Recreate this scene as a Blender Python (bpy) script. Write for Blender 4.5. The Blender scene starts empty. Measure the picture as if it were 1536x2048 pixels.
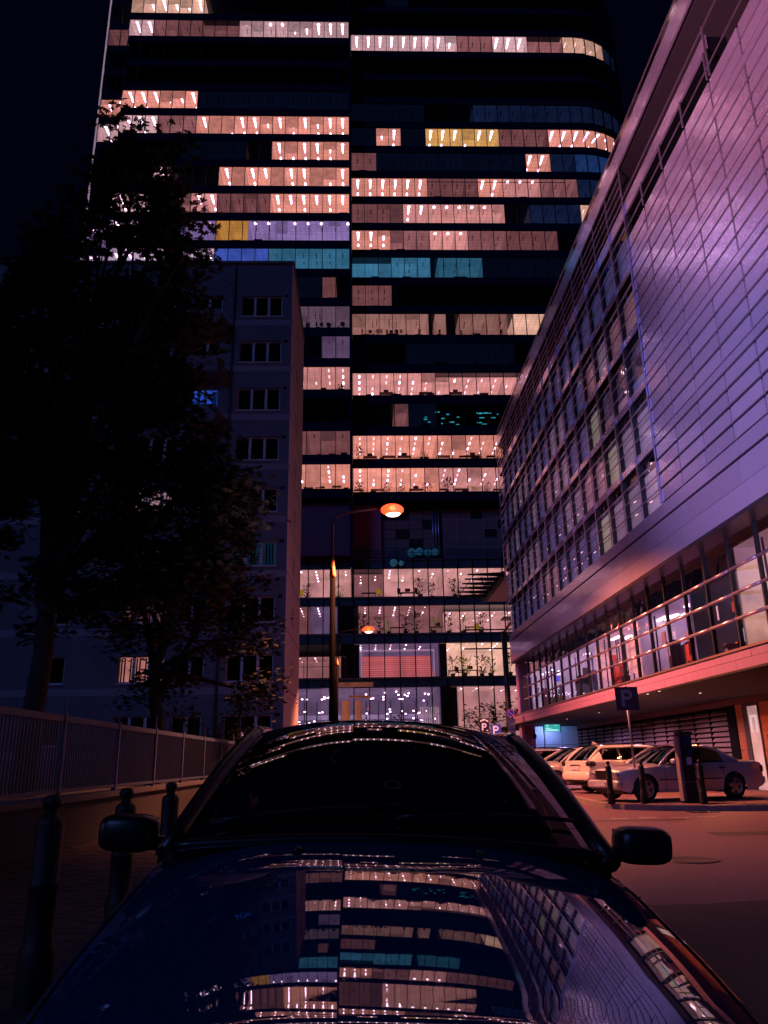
import bpy, math, random
from mathutils import Matrix, Vector, Euler
rnd = random.Random(7)
scene = bpy.context.scene
COL = scene.collection

# ------------------------------------------------------------------ camera
cam_data = bpy.data.cameras.new("camera")
cam = bpy.data.objects.new("camera", cam_data)
COL.objects.link(cam)
R = ((0.9994922176214633, 0.007488885402499999, -0.030971333674183935),
     (-0.027269166737949824, -0.3017787785666447, -0.9529879124901017),
     (-0.01648330851338129, 0.9533485644832389, -0.3014213249559501))
M4 = Matrix(R).to_4x4()
M4.translation = Vector((0, 0, 1.22))
cam.matrix_world = M4
cam_data.sensor_fit = 'VERTICAL'
cam_data.sensor_height = 36.0
cam_data.lens = 1572.6 / 2048 * 36.0
cam_data.clip_start = 0.05
cam_data.clip_end = 2000
scene.camera = cam

# ------------------------------------------------------------------ night sky, moonlight, exposure
world = bpy.data.worlds.new("World")
scene.world = world
world.use_nodes = True
wn = world.node_tree
for n in list(wn.nodes):
    wn.nodes.remove(n)
w_out = wn.nodes.new("ShaderNodeOutputWorld")
w_bg = wn.nodes.new("ShaderNodeBackground")
w_bg.inputs["Color"].default_value = (0.10, 0.16, 1.0, 1)
w_bg.inputs["Strength"].default_value = 0.0042
wn.links.new(w_bg.outputs[0], w_out.inputs[0])

sun_d = bpy.data.lights.new("moonlight", 'SUN')
sun_d.energy = 0.36
sun_d.angle = math.radians(18)
sun_d.color = (0.15, 0.27, 1.0)
sun = bpy.data.objects.new("moonlight", sun_d)
COL.objects.link(sun)
sun.rotation_euler = Vector((-0.60, -0.75, 0.57)).to_track_quat('Z', 'Y').to_euler()

scene.view_settings.view_transform = 'Standard'
scene.view_settings.look = 'None'
scene.view_settings.exposure = 0.0
scene.view_settings.gamma = 1.0
scene.view_settings.use_curve_mapping = False
scene.render.engine = 'CYCLES'
cy = scene.cycles
cy.use_denoising = True
cy.max_bounces = 8
cy.diffuse_bounces = 3
cy.glossy_bounces = 4
cy.transmission_bounces = 4
cy.transparent_max_bounces = 12
cy.caustics_reflective = False
cy.caustics_refractive = False
cy.sample_clamp_indirect = 4.0
cy.sample_clamp_direct = 0.0

# ------------------------------------------------------------------ materials
MATS = {}


def nt(m):
    m.use_nodes = True
    return m.node_tree


def pmat(name, color, rough=0.6, metal=0.0, var=0.25, vscale=3.0, bump=0.0, bscale=40.0, coat=0.0, spec=0.5, aniso=None):
    """principled material whose colour and gloss are broken up by object-space noise"""
    if name in MATS:
        return MATS[name]
    m = bpy.data.materials.new(name)
    t = nt(m)
    b = t.nodes["Principled BSDF"]
    b.inputs["Roughness"].default_value = rough
    b.inputs["Metallic"].default_value = metal
    b.inputs["Specular IOR Level"].default_value = spec
    if coat:
        b.inputs["Coat Weight"].default_value = coat
        b.inputs["Coat Roughness"].default_value = 0.03
    tc = t.nodes.new("ShaderNodeTexCoord")
    nz = t.nodes.new("ShaderNodeTexNoise")
    nz.inputs["Scale"].default_value = vscale
    nz.inputs["Detail"].default_value = 5
    t.links.new(tc.outputs["Object"], nz.inputs["Vector"])
    mx = t.nodes.new("ShaderNodeMix")
    mx.data_type = 'RGBA'
    c = Vector(color)
    mx.inputs[6].default_value = (*(c * (1 - var)), 1)
    mx.inputs[7].default_value = (*[min(1, v) for v in (c * (1 + var))], 1)
    t.links.new(nz.outputs["Fac"], mx.inputs[0])
    t.links.new(mx.outputs[2], b.inputs["Base Color"])
    if bump:
        n2 = t.nodes.new("ShaderNodeTexNoise")
        n2.inputs["Scale"].default_value = bscale
        n2.inputs["Detail"].default_value = 4
        t.links.new(tc.outputs["Object"], n2.inputs["Vector"])
        bp = t.nodes.new("ShaderNodeBump")
        bp.inputs["Strength"].default_value = bump
        bp.inputs["Distance"].default_value = 0.02
        t.links.new(n2.outputs["Fac"], bp.inputs["Height"])
        t.links.new(bp.outputs[0], b.inputs["Normal"])
    MATS[name] = m
    return m


def emat(name, color, strength=1.0, var=0.0, vscale=0.6, base=(0.5, 0.5, 0.5)):
    """surface whose light is put in as emission, over a diffuse body"""
    if name in MATS:
        return MATS[name]
    m = bpy.data.materials.new(name)
    t = nt(m)
    b = t.nodes["Principled BSDF"]
    b.inputs["Base Color"].default_value = (*base, 1)
    b.inputs["Roughness"].default_value = 0.8
    b.inputs["Emission Color"].default_value = (*color, 1)
    b.inputs["Emission Strength"].default_value = strength
    if var:
        tc = t.nodes.new("ShaderNodeTexCoord")
        nz = t.nodes.new("ShaderNodeTexNoise")
        nz.inputs["Scale"].default_value = vscale
        nz.inputs["Detail"].default_value = 3
        t.links.new(tc.outputs["Object"], nz.inputs["Vector"])
        mr = t.nodes.new("ShaderNodeMapRange")
        mr.inputs[1].default_value = 0.3
        mr.inputs[2].default_value = 0.7
        mr.inputs[3].default_value = strength * (1 - var)
        mr.inputs[4].default_value = strength * (1 + var)
        t.links.new(nz.outputs["Fac"], mr.inputs[0])
        last = mr.outputs[0]
        oi = t.nodes.new("ShaderNodeObjectInfo")
        m2 = t.nodes.new("ShaderNodeMapRange")
        m2.inputs[3].default_value = 0.80
        m2.inputs[4].default_value = 1.15
        t.links.new(oi.outputs["Random"], m2.inputs[0])
        mm = t.nodes.new("ShaderNodeMath")
        mm.operation = 'MULTIPLY'
        t.links.new(last, mm.inputs[0])
        t.links.new(m2.outputs[0], mm.inputs[1])
        last = mm.outputs[0]
        if name.startswith("ceiling_"):
            br_ = t.nodes.new("ShaderNodeTexBrick")
            br_.offset = 0.0
            br_.inputs["Scale"].default_value = 1.0
            br_.inputs["Brick Width"].default_value = 0.62
            br_.inputs["Row Height"].default_value = 0.62
            br_.inputs["Mortar Size"].default_value = 0.035
            br_.inputs["Color1"].default_value = (1, 1, 1, 1)
            br_.inputs["Color2"].default_value = (0.86, 0.86, 0.86, 1)
            br_.inputs["Mortar"].default_value = (0.6, 0.6, 0.6, 1)
            t.links.new(tc.outputs["Object"], br_.inputs["Vector"])
            m3 = t.nodes.new("ShaderNodeMath")
            m3.operation = 'MULTIPLY'
            t.links.new(last, m3.inputs[0])
            t.links.new(br_.outputs["Color"], m3.inputs[1])
            last = m3.outputs[0]
        t.links.new(last, b.inputs["Emission Strength"])
    MATS[name] = m
    return m


def gmat(name, tint=(0.9, 0.9, 0.95), refl=0.10, rough=0.02, edge=True, wav=0.0):
    """window glass: see-through with a mirror reflection that grows at grazing angles"""
    if name in MATS:
        return MATS[name]
    m = bpy.data.materials.new(name)
    t = nt(m)
    t.nodes.remove(t.nodes["Principled BSDF"])
    o = t.nodes["Material Output"]
    tr = t.nodes.new("ShaderNodeBsdfTransparent")
    tr.inputs[0].default_value = (*tint, 1)
    gl = t.nodes.new("ShaderNodeBsdfGlossy")
    gl.inputs["Roughness"].default_value = rough
    mx = t.nodes.new("ShaderNodeMixShader")
    fr = t.nodes.new("ShaderNodeFresnel")
    fr.inputs[0].default_value = 1.5
    ad = t.nodes.new("ShaderNodeMath")
    ad.operation = 'ADD'
    ad.use_clamp = True
    ad.inputs[1].default_value = refl
    t.links.new(fr.outputs[0], ad.inputs[0])
    t.links.new(ad.outputs[0], mx.inputs[0])
    t.links.new(tr.outputs[0], mx.inputs[1])
    t.links.new(gl.outputs[0], mx.inputs[2])
    if wav:
        tc = t.nodes.new("ShaderNodeTexCoord")
        nz = t.nodes.new("ShaderNodeTexNoise")
        nz.inputs["Scale"].default_value = 0.8
        bp = t.nodes.new("ShaderNodeBump")
        bp.inputs["Strength"].default_value = wav
        bp.inputs["Distance"].default_value = 0.05
        t.links.new(tc.outputs["Object"], nz.inputs["Vector"])
        t.links.new(nz.outputs["Fac"], bp.inputs["Height"])
        t.links.new(bp.outputs[0], gl.inputs["Normal"])
    t.links.new(mx.outputs[0], o.inputs[0])
    MATS[name] = m
    return m


# ------------------------------------------------------------------ mesh helpers
class MB:
    def __init__(self):
        self.v, self.f, self.mi, self.sm = [], [], [], []

    def face(self, pts, mi=0, smooth=False):
        i = len(self.v)
        self.v += [tuple(p) for p in pts]
        self.f.append(tuple(range(i, i + len(pts))))
        self.mi.append(mi)
        self.sm.append(smooth)
        return self

    def box(self, x0, x1, y0, y1, z0, z1, mi=0, M=None):
        i = len(self.v)
        P = [(x0, y0, z0), (x1, y0, z0), (x1, y1, z0), (x0, y1, z0), (x0, y0, z1), (x1, y0, z1), (x1, y1, z1), (x0, y1, z1)]
        if M is not None:
            P = [tuple(M @ Vector(p)) for p in P]
        self.v += P
        for q in ((0, 3, 2, 1), (4, 5, 6, 7), (0, 1, 5, 4), (1, 2, 6, 5), (2, 3, 7, 6), (3, 0, 4, 7)):
            self.f.append(tuple(i + k for k in q))
            self.mi.append(mi)
            self.sm.append(False)
        return self

    def tube(self, pts, radii, n=8, mi=0, cap=True):
        pts = [Vector(p) for p in pts]
        if not hasattr(radii, '__len__'):
            radii = [radii] * len(pts)
        i0 = len(self.v)
        for k, p in enumerate(pts):
            d = (pts[min(k + 1, len(pts) - 1)] - pts[max(k - 1, 0)]).normalized()
            a = Vector((0, 0, 1)) if abs(d.z) < 0.9 else Vector((1, 0, 0))
            u = d.cross(a).normalized()
            w = d.cross(u)
            for j in range(n):
                t = 2 * math.pi * j / n
                self.v.append(tuple(p + (u * math.cos(t) + w * math.sin(t)) * radii[k]))
        for k in range(len(pts) - 1):
            for j in range(n):
                a = i0 + k * n + j
                b = i0 + k * n + (j + 1) % n
                self.f.append((a, b, b + n, a + n))
                self.mi.append(mi)
                self.sm.append(True)
        if cap:
            self.f.append(tuple(i0 + j for j in range(n))[::-1])
            self.f.append(tuple(i0 + (len(pts) - 1) * n + j for j in range(n)))
            self.mi += [mi, mi]
            self.sm += [False, False]
        return self

    def lathe(self, prof, n=16, mi=0, c=(0, 0, 0)):
        """prof: (r, z) list"""
        i0 = len(self.v)
        for r, z in prof:
            for j in range(n):
                t = 2 * math.pi * j / n
                self.v.append((c[0] + r * math.cos(t), c[1] + r * math.sin(t), c[2] + z))
        for k in range(len(prof) - 1):
            for j in range(n):
                a = i0 + k * n + j
                b = i0 + k * n + (j + 1) % n
                self.f.append((a, b, b + n, a + n))
                self.mi.append(mi)
                self.sm.append(True)
        return self

    def grid(self, rows, mi=0, smooth=True, flip=False):
        i0 = len(self.v)
        m = len(rows[0])
        for r in rows:
            self.v += [tuple(p) for p in r]
        for a in range(len(rows) - 1):
            for b in range(m - 1):
                q = (i0 + a * m + b, i0 + a * m + b + 1, i0 + (a + 1) * m + b + 1, i0 + (a + 1) * m + b)
                self.f.append(q[::-1] if flip else q)
                self.mi.append(mi)
                self.sm.append(smooth)
        return self

    def mesh(self, name, mats):
        me = bpy.data.meshes.new(name)
        me.from_pydata(self.v, [], self.f)
        for m in (mats if isinstance(mats, (list, tuple)) else [mats]):
            me.materials.append(m)
        if any(self.mi):
            me.polygons.foreach_set("material_index", self.mi)
        me.polygons.foreach_set("use_smooth", self.sm)
        me.update()
        return me

    def build(self, name, mats, parent=None, loc=None, rot=None, weld=False):
        me = self.mesh(name, mats)
        if weld:
            import bmesh
            bm = bmesh.new()
            bm.from_mesh(me)
            bmesh.ops.remove_doubles(bm, verts=bm.verts, dist=0.0008)
            bmesh.ops.recalc_face_normals(bm, faces=bm.faces)
            bm.to_mesh(me)
            bm.free()
        return link(name, me, parent, loc, rot)


def link(name, me, parent=None, loc=None, rot=None):
    o = bpy.data.objects.new(name, me)
    COL.objects.link(o)
    if parent is not None:
        o.parent = parent
    if loc is not None:
        o.location = loc
    if rot is not None:
        o.rotation_euler = rot
    return o


def tag(o, label=None, cat=None, group=None, kind=None):
    if label:
        o["label"] = label
    if cat:
        o["category"] = cat
    if group:
        o["group"] = group
    if kind:
        o["kind"] = kind
    return o


def thing(name, label, cat, loc=(0, 0, 0), rz=0.0, group=None):
    o = bpy.data.objects.new(name, None)
    o.empty_display_size = 0.2
    COL.objects.link(o)
    o.location = loc
    o.rotation_euler = (0, 0, rz)
    return tag(o, label, cat, group)


def dup(root, loc, rz=None, label=None):
    kids = {}
    for ob in scene_children(root):
        kids.setdefault(ob.parent.name, []).append(ob)
    r = root.copy()
    COL.objects.link(r)
    r.location = loc
    if rz is not None:
        r.rotation_euler = (0, 0, rz)
    if label:
        r["label"] = label

    def rec(src, dst):
        for ch in kids.get(src.name, []):
            c = ch.copy()
            COL.objects.link(c)
            c.parent = dst
            rec(ch, c)
    rec(root, r)
    return r


def scene_children(root):
    out, todo = [], [root]
    while todo:
        p = todo.pop()
        for ch in p.children:
            out.append(ch)
            todo.append(ch)
    return out


def roundbox(mb, cx, cy, cz, sx, sy, sz, e=4.0, n=12, mi=0):
    """superellipsoid housing"""
    i0 = len(mb.v)
    rows = []
    for a in range(n + 1):
        ph = -math.pi / 2 + math.pi * a / n
        row = []
        for b in range(2 * n + 1):
            th = 2 * math.pi * b / (2 * n)

            def sp(v, p):
                return math.copysign(abs(v) ** p, v)
            x = sp(math.cos(ph), 2 / e) * sp(math.cos(th), 2 / e)
            y = sp(math.cos(ph), 2 / e) * sp(math.sin(th), 2 / e)
            z = sp(math.sin(ph), 2 / e)
            row.append((cx + x * sx, cy + y * sy, cz + z * sz))
        rows.append(row)
    mb.grid(rows, mi)
    return mb

# ------------------------------------------------------------------ ground
def ground_mat(name, color, patch, rough=0.8, gloss_var=0.0, scale=0.35, grain=60.0, bump=0.5):
    m = bpy.data.materials.new(name)
    t = nt(m)
    b = t.nodes["Principled BSDF"]
    tc = t.nodes.new("ShaderNodeTexCoord")
    a = t.nodes.new("ShaderNodeTexNoise")
    a.inputs["Scale"].default_value = scale
    a.inputs["Detail"].default_value = 8
    a.inputs["Roughness"].default_value = 0.65
    g = t.nodes.new("ShaderNodeTexVoronoi")
    g.inputs["Scale"].default_value = grain
    mx = t.nodes.new("ShaderNodeMix")
    mx.data_type = 'RGBA'
    mx.inputs[6].default_value = (*color, 1)
    mx.inputs[7].default_value = (*patch, 1)
    m2 = t.nodes.new("ShaderNodeMix")
    m2.data_type = 'RGBA'
    m2.blend_type = 'MULTIPLY'
    m2.inputs[0].default_value = 0.45
    t.links.new(tc.outputs["Object"], a.inputs["Vector"])
    t.links.new(tc.outputs["Object"], g.inputs["Vector"])
    t.links.new(a.outputs["Fac"], mx.inputs[0])
    t.links.new(mx.outputs[2], m2.inputs[6])
    t.links.new(g.outputs["Color"], m2.inputs[7])
    gr_ = t.nodes.new("ShaderNodeTexNoise")
    gr_.inputs["Scale"].default_value = 22.0
    gr_.inputs["Detail"].default_value = 10
    gr_.inputs["Roughness"].default_value = 0.85
    t.links.new(tc.outputs["Object"], gr_.inputs["Vector"])
    gm_ = t.nodes.new("ShaderNodeMapRange")
    gm_.inputs[1].default_value = 0.32
    gm_.inputs[2].default_value = 0.68
    gm_.inputs[3].default_value = 0.35
    gm_.inputs[4].default_value = 1.6
    gm_.clamp = False
    t.links.new(gr_.outputs["Fac"], gm_.inputs[0])
    m5 = t.nodes.new("ShaderNodeVectorMath")
    m5.operation = 'SCALE'
    t.links.new(m2.outputs[2], m5.inputs[0])
    t.links.new(gm_.outputs[0], m5.inputs["Scale"])
    t.links.new(m5.outputs[0], b.inputs["Base Color"])
    r = t.nodes.new("ShaderNodeMapRange")
    r.inputs[3].default_value = rough - 0.18
    r.inputs[4].default_value = rough + 0.1
    t.links.new(a.outputs["Fac"], r.inputs[0])
    t.links.new(r.outputs[0], b.inputs["Roughness"])
    bp = t.nodes.new("ShaderNodeBump")
    bp.inputs["Strength"].default_value = bump
    bp.inputs["Distance"].default_value = 0.008
    t.links.new(g.outputs["Distance"], bp.inputs["Height"])
    t.links.new(bp.outputs[0], b.inputs["Normal"])
    MATS[name] = m
    return m


asphalt = ground_mat("asphalt", (0.10, 0.046, 0.088), (0.25, 0.11, 0.20), 0.66)
asphalt2 = ground_mat("asphalt_patch", (0.028, 0.028, 0.03), (0.05, 0.048, 0.05), 0.78)
concrete = pmat("concrete", (0.20, 0.19, 0.18), 0.85, var=0.3, vscale=1.2, bump=0.3)
paver_m = pmat("paver", (0.045, 0.033, 0.036), 0.8, var=0.35, vscale=1.7, bump=0.3)
paver_gap = pmat("paver_bedding", (0.03, 0.028, 0.027), 0.95)
kerbstone = pmat("kerbstone", (0.22, 0.19, 0.18), 0.75, var=0.3, vscale=3, bump=0.3)
paint_w = pmat("road_paint", (0.33, 0.31, 0.30), 0.7, var=0.5, vscale=8)
black_iron = pmat("black_iron", (0.008, 0.008, 0.010), 0.55, var=0.3, vscale=30, spec=0.35, bump=0.25, bscale=60)
steel = pmat("galvanised_steel", (0.30, 0.31, 0.34), 0.45, 0.8, var=0.2, vscale=6)

g = MB()
g.face([(-150, -40, 0), (150, -40, 0), (150, 260, 0), (-150, 260, 0)])
tag(g.build("road", asphalt), kind="structure")
# darker resurfaced strip across the carriageway in front of the near car
g = MB()
edge = []
for k in range(25):
    x = -0.2 + k * 0.45
    edge.append((x, 7.42 + 0.05 * math.sin(k * 1.7) + 0.02 * math.sin(k * 5.1), 0.004))
g.face([(-0.2, -6, 0.004), (10.6, -6, 0.004)] + edge[::-1])
tag(g.build("road_patch", asphalt2), kind="structure")
# manhole frame and worn dashes
mh = MB()
mh.lathe([(0.0, 0.008), (0.27, 0.008), (0.29, 0.012), (0.33, 0.012), (0.34, 0.004)], 24)
tag(mh.build("manhole_cover", pmat("cast_iron", (0.07, 0.06, 0.06), 0.6, 0.6), loc=(4.0, 10.3, 0)),
    "round cast iron manhole cover set in the carriageway right of the dark car", "manhole cover")
rp = MB()
for (x0, y0, w, h, a) in ((1.9, 11.6, 1.6, 1.1, .1), (5.6, 13.2, 2.6, .7, -.05), (8.6, 15.2, 1.1, 1.5, .2), (3.2, 16.4, 3.4, .35, .02), (9.4, 9.0, 2.0, 1.2, -.1)):
    M = Matrix.Translation((x0, y0, 0.004)) @ Matrix.Rotation(a, 4, 'Z')
    rp.face([M @ Vector((0, 0, 0)), M @ Vector((w, .05, 0)), M @ Vector((w - .08, h, 0)), M @ Vector((.04, h - .06, 0))])
tag(rp.build("road_repairs", pmat("repair_asphalt", (0.055, 0.04, 0.05), 0.75, var=0.4, vscale=9, bump=0.5, bscale=80)), kind="structure")
dg = thing("drain_grate", "square iron drain grate in the road just before the parking kerb", "drain", (7.6, 18.55, 0.0))
MB().box(-0.3, 0.3, -0.2, -0.17, 0.004, 0.016).box(-0.3, 0.3, 0.17, 0.2, 0.004, 0.016).build("frame", pmat("cast_iron", (0.07, 0.06, 0.06), 0.6, 0.6), dg)
gb = MB().box(-0.014, 0.014, -0.169, 0.169, 0.004, 0.014).mesh("bar", MATS["cast_iron"])
for k in range(11):
    link("bar", gb, dg, (-0.27 + 0.054 * k, 0, 0))
pm = MB()
for k in range(4):
    x0, y0 = 5.1 + 0.62 * k, 17.1 + 0.12 * (k % 2)
    pm.face([(x0, y0, 0.004), (x0 + 0.36, y0 - 0.03, 0.004), (x0 + 0.40, y0 + 0.14, 0.004), (x0 + 0.02, y0 + 0.16, 0.004)])
tag(pm.build("road_marking", paint_w), kind="structure")

# ---- left pavement with its kerb
ZP = 0.10
pv = MB()
pv.box(-4.35, -0.46, -8, 40, -0.1, ZP - 0.03)
tag(pv.build("pavement", paver_gap), kind="structure")
pave = bpy.data.objects["pavement"]
stones = [paver_m, pmat("paver_dark", (0.03, 0.026, 0.028), 0.8, var=0.35, bump=0.3), pmat("paver_warm", (0.058, 0.038, 0.038), 0.8, var=0.35, bump=0.3)]
pm_mesh = []
for s in stones:
    b = MB()
    b.box(-0.096, 0.096, -0.046, 0.046, -0.05, 0.0)
    pm_mesh.append(b.mesh("paver", s))
rest = MB()
cells = []
j = 0
y = -2.0
while y < 22:
    k = 0
    x = -4.3 + (0.1 if j % 2 else 0)
    while x < -0.5:
        cells.append((x + 0.1, y + 0.05))
        x += 0.2
    y += 0.1
    j += 1
near = sorted([c for c in cells if 2.9 < c[1] and -4.25 < c[0] < -0.9], key=lambda c: (c[1] - 2.9) + 0.8 * abs(c[0] + 1.7))[:300]
nset = set(near)
for c in cells:
    z = ZP + rnd.uniform(-0.004, 0.003)
    if c in nset:
        link("paver", rnd.choice(pm_mesh), pave, (c[0], c[1], z), (rnd.uniform(-.012, .012), rnd.uniform(-.012, .012), rnd.uniform(-.02, .02)))
    else:
        rest.box(c[0] - 0.096, c[0] + 0.096, c[1] - 0.046, c[1] + 0.046, z - 0.05, z, rnd.choice((0, 0, 1, 2)))
tag(rest.build("paving_field", stones, pave), kind="stuff")
kb = thing("kerb", None, None)
kb["kind"] = "structure"
kme = MB()
kme.box(-0.14, 0.0, 0.006, 0.994, -0.1, ZP + 0.005)
kme = kme.mesh("kerb_stone", kerbstone)
for k in range(-3, 24):
    link("kerb_stone", kme, kb, (-0.31, k, rnd.uniform(-.004, .004)))

# ---- raised parking pavement on the far side with a rounded kerb
outline = [(30, 17.2), (12.0, 18.2), (9.1, 18.62), (7.9, 18.95), (6.9, 19.4), (6.3, 19.95), (6.02, 20.6), (6.0, 21.4), (6.15, 24), (6.3, 30), (6.4, 50), (6.5, 76), (30, 76)]
pp = MB()
ZR = 0.12
pp.face([(x, y, ZR) for x, y in outline][::-1])
o = tag(pp.build("parking_pavement", ground_mat("small_setts", (0.13, 0.065, 0.085), (0.22, 0.11, 0.13), 0.75, grain=9.0, scale=0.6, bump=0.9)), kind="structure")
kr = thing("parking_kerb", None, None)
kr["kind"] = "structure"
poly = [Vector((x, y, 0)) for x, y in outline[:12]]
acc = []
for a, b in zip(poly[:-1], poly[1:]):
    L = (b - a).length
    n = max(1, round(L / 0.8))
    for k in range(n):
        acc.append((a.lerp(b, k / n), a.lerp(b, (k + 1) / n)))
ring = {}
for a, b in acc:
    if a.y > 46:
        continue
    L = round((b - a).length, 2)
    if L not in ring:
        q = MB()
        q.box(0.004, L - 0.004, -0.15, 0.0, -0.1, ZR + 0.006)
        ring[L] = q.mesh("kerb_stone", kerbstone)
    link("kerb_stone", ring[L], kr, (a.x, a.y, 0), (0, 0, math.atan2(b.y - a.y, b.x - a.x)))

# ------------------------------------------------------------------ OFFICE TOWER
tower = thing("office_tower", "dark glass office high-rise with lit floors closing the street", "office building", (0, 80, 0))
TW = Matrix.Translation((0, 80, 0))


def tl(p):
    return (p[0], p[1] - 80.0, p[2])


BAY = 1.555


def pos(s):
    """front line of the facade at bay coordinate s (negative: the left wing)"""
    if s < 0:
        return (-0.98 + BAY * s, 78.0 if s >= -18 else 79.5, 0.0)
    if s <= 18.7:
        return (-0.70 + BAY * s, 80.0, 0.0)
    a = (s - 18.7) * BAY / 9.0
    return (28.38 + 9 * math.sin(a), 80 + 9 * (1 - math.cos(a)), a)


def inward(s, d, left=False):
    x, y, a = pos(s)
    return (x - d * math.sin(a), y + d * math.cos(a))


def ztop(r, left):
    return (77.24 - 3.83 * r) if left else (77.41 - 3.82 * r)


dark_glass = pmat("spandrel_glass", (0.010, 0.018, 0.05), 0.12, 0.0, var=0.4, vscale=0.5, spec=0.6)
teal_glass = pmat("podium_spandrel", (0.07, 0.12, 0.15), 0.18, 0.0, var=0.5, vscale=0.8, spec=0.6)
frame_m = pmat("dark_mullion", (0.012, 0.013, 0.018), 0.45, 0.4, var=0.2)
concrete_dk = pmat("dark_structure", (0.02, 0.02, 0.026), 0.9, var=0.3)
glass_t = gmat("office_glass", (0.93, 0.93, 0.97), 0.03, 0.03)
glass_dark = gmat("unlit_office_glass", (0.25, 0.28, 0.35), 0.06, 0.03)

core = MB()
core.box(-31.9, -0.98, 86.5 - 80, 100 - 80, 9.2, 106)
core.box(-0.98, 28, 86.9 - 80, 100 - 80, 9.2, 106)
core.box(-31.9, 28, 15.0, 20, 0, 9.2)
core.box(8.0, 28, 6.9, 15.0, 0, 9.2)
# rounded end of the core
pts = []
for k in range(13):
    a = math.pi / 2 * k / 12
    pts.append((28 + 4.2 * math.sin(a), 86.9 - 80 + 4.2 * (1 - math.cos(a))))
for a, b in zip(pts[:-1], pts[1:]):
    core.face([(a[0], a[1], 0), (b[0], b[1], 0), (b[0], b[1], 106), (a[0], a[1], 106)])
core.face([(32.2, 91.1 - 80, 0), (32.2, 20, 0), (32.2, 20, 106), (32.2, 91.1 - 80, 106)])
core.build("core", concrete_dk, tower)
jc = MB()
jc.box(-0.99, -0.71, -2.0, 1.0, 20, 106)
jc.build("joint_fin", dark_glass, tower)
edge_trim = MB()
edge_trim.box(-32.34, -32.18, -0.55, -0.35, 20, 105)  # metal edge trim; the light it catches is put in as emission
edge_trim.build("edge_strip", emat("edge_trim_glow", (0.42, 0.28, 0.36), 0.55), tower)

# floor slabs with their dark spandrels
ROWS = list(range(-7, 13))
for r in ROWS:
    # right wing, swept round the corner
    zt = ztop(r + 1, False)
    zb = ztop(r, False) - 2.83
    S = [0, 18.7] + [18.7 + k * 0.75 for k in range(1, 20)] if r < 8 else [0, 18.7]
    m = MB()
    for s0, s1 in zip(S[:-1], S[1:]):
        a, b = inward(s0, -0.06), inward(s1, -0.06)
        c, d = inward(s1, 6.8), inward(s0, 6.8)
        if s0 == 0:
            a, d = (-0.70, a[1]), (-0.70, d[1])
        lo = [tl((*p, zt)) for p in (a, b, c, d)]
        hi = [tl((*p, zb)) for p in (a, b, c, d)]
        m.face(lo[::-1])
        m.face(hi)
        m.face([lo[0], lo[1], hi[1], hi[0]])
    m.build("spandrel", dark_glass, tower)
    zt = ztop(r + 1, True)
    zb = ztop(r, True) - 2.83
    m = MB()
    m.box(-28.97, -0.99, -2.06, 6.5, zt, zb)
    m.box(-32.08, -28.975, -0.56, 6.49, zt, zb)
    m.build("spandrel", dark_glass, tower)

# window meshes
def window_meshes(w, h, gm, fm, transom=None, prot=0.10, ml=0.07):
    f = MB()
    f.box(-ml / 2, ml / 2, -prot, 0.10, 0, h)
    f.box(ml / 2, w - ml / 2, -0.03, 0.06, 0, 0.05)
    f.box(ml / 2, w - ml / 2, -0.03, 0.06, h - 0.05, h)
    if transom:
        f.box(ml / 2, w - ml / 2, -0.03, 0.05, h * transom - 0.025, h * transom + 0.025)
    p = MB()
    p.face([(ml / 2, 0.0, 0.05), (w - ml / 2, 0.0, 0.05), (w - ml / 2, 0.0, h - 0.05), (ml / 2, 0.0, h - 0.05)])
    return f.mesh("window", fm), p.mesh("pane", gm)


W_FR, W_PA = window_meshes(BAY, 2.83, glass_t, frame_m)
W_FT, _ = window_meshes(BAY, 2.83, glass_t, frame_m, transom=0.8)
rest_w = MB()


def put_window(s, z, fr, pa, single, w=BAY, h=2.83):
    x, y, a = pos(s)
    if single:
        o = link("window", fr, tower, tl((x, y, z)), (0, 0, a))
        link("pane", pa, o, (0, 0, 0))
    else:
        M = Matrix.Translation(tl((x, y, z))) @ Matrix.Rotation(a, 4, 'Z')
        rest_w.box(-0.035, 0.035, -0.10, 0.10, 0, h, 0, M)
        rest_w.box(0.035, w - 0.035, -0.03, 0.06, 0, 0.05, 0, M)
        rest_w.box(0.035, w - 0.035, -0.03, 0.06, h - 0.05, h, 0, M)
        rest_w.face([M @ Vector(p) for p in ((0.035, 0, 0.05), (w - 0.035, 0, 0.05), (w - 0.035, 0, h - 0.05), (0.035, 0, h - 0.05))], 1)


n_single = 0
for r in ROWS[::-1]:
    smax = 24 if r < 8 else 17
    for k in range(0, smax):
        single = r >= 1 and k < 17 and n_single < 194
        if single:
            n_single += 1
        put_window(k, ztop(r, False) - 2.83, W_FT if (r in (9, 2) and k > 5) else W_FR, W_PA, single)
    for j in range(1, 21):
        single = (r >= 5 and j <= 4) or (r == 4 and j <= 8)
        put_window(-j, ztop(r, True) - 2.83, W_FR, W_PA, single)

tag(rest_w.build("upper_windows", [frame_m, glass_t], tower), kind="stuff")

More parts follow.
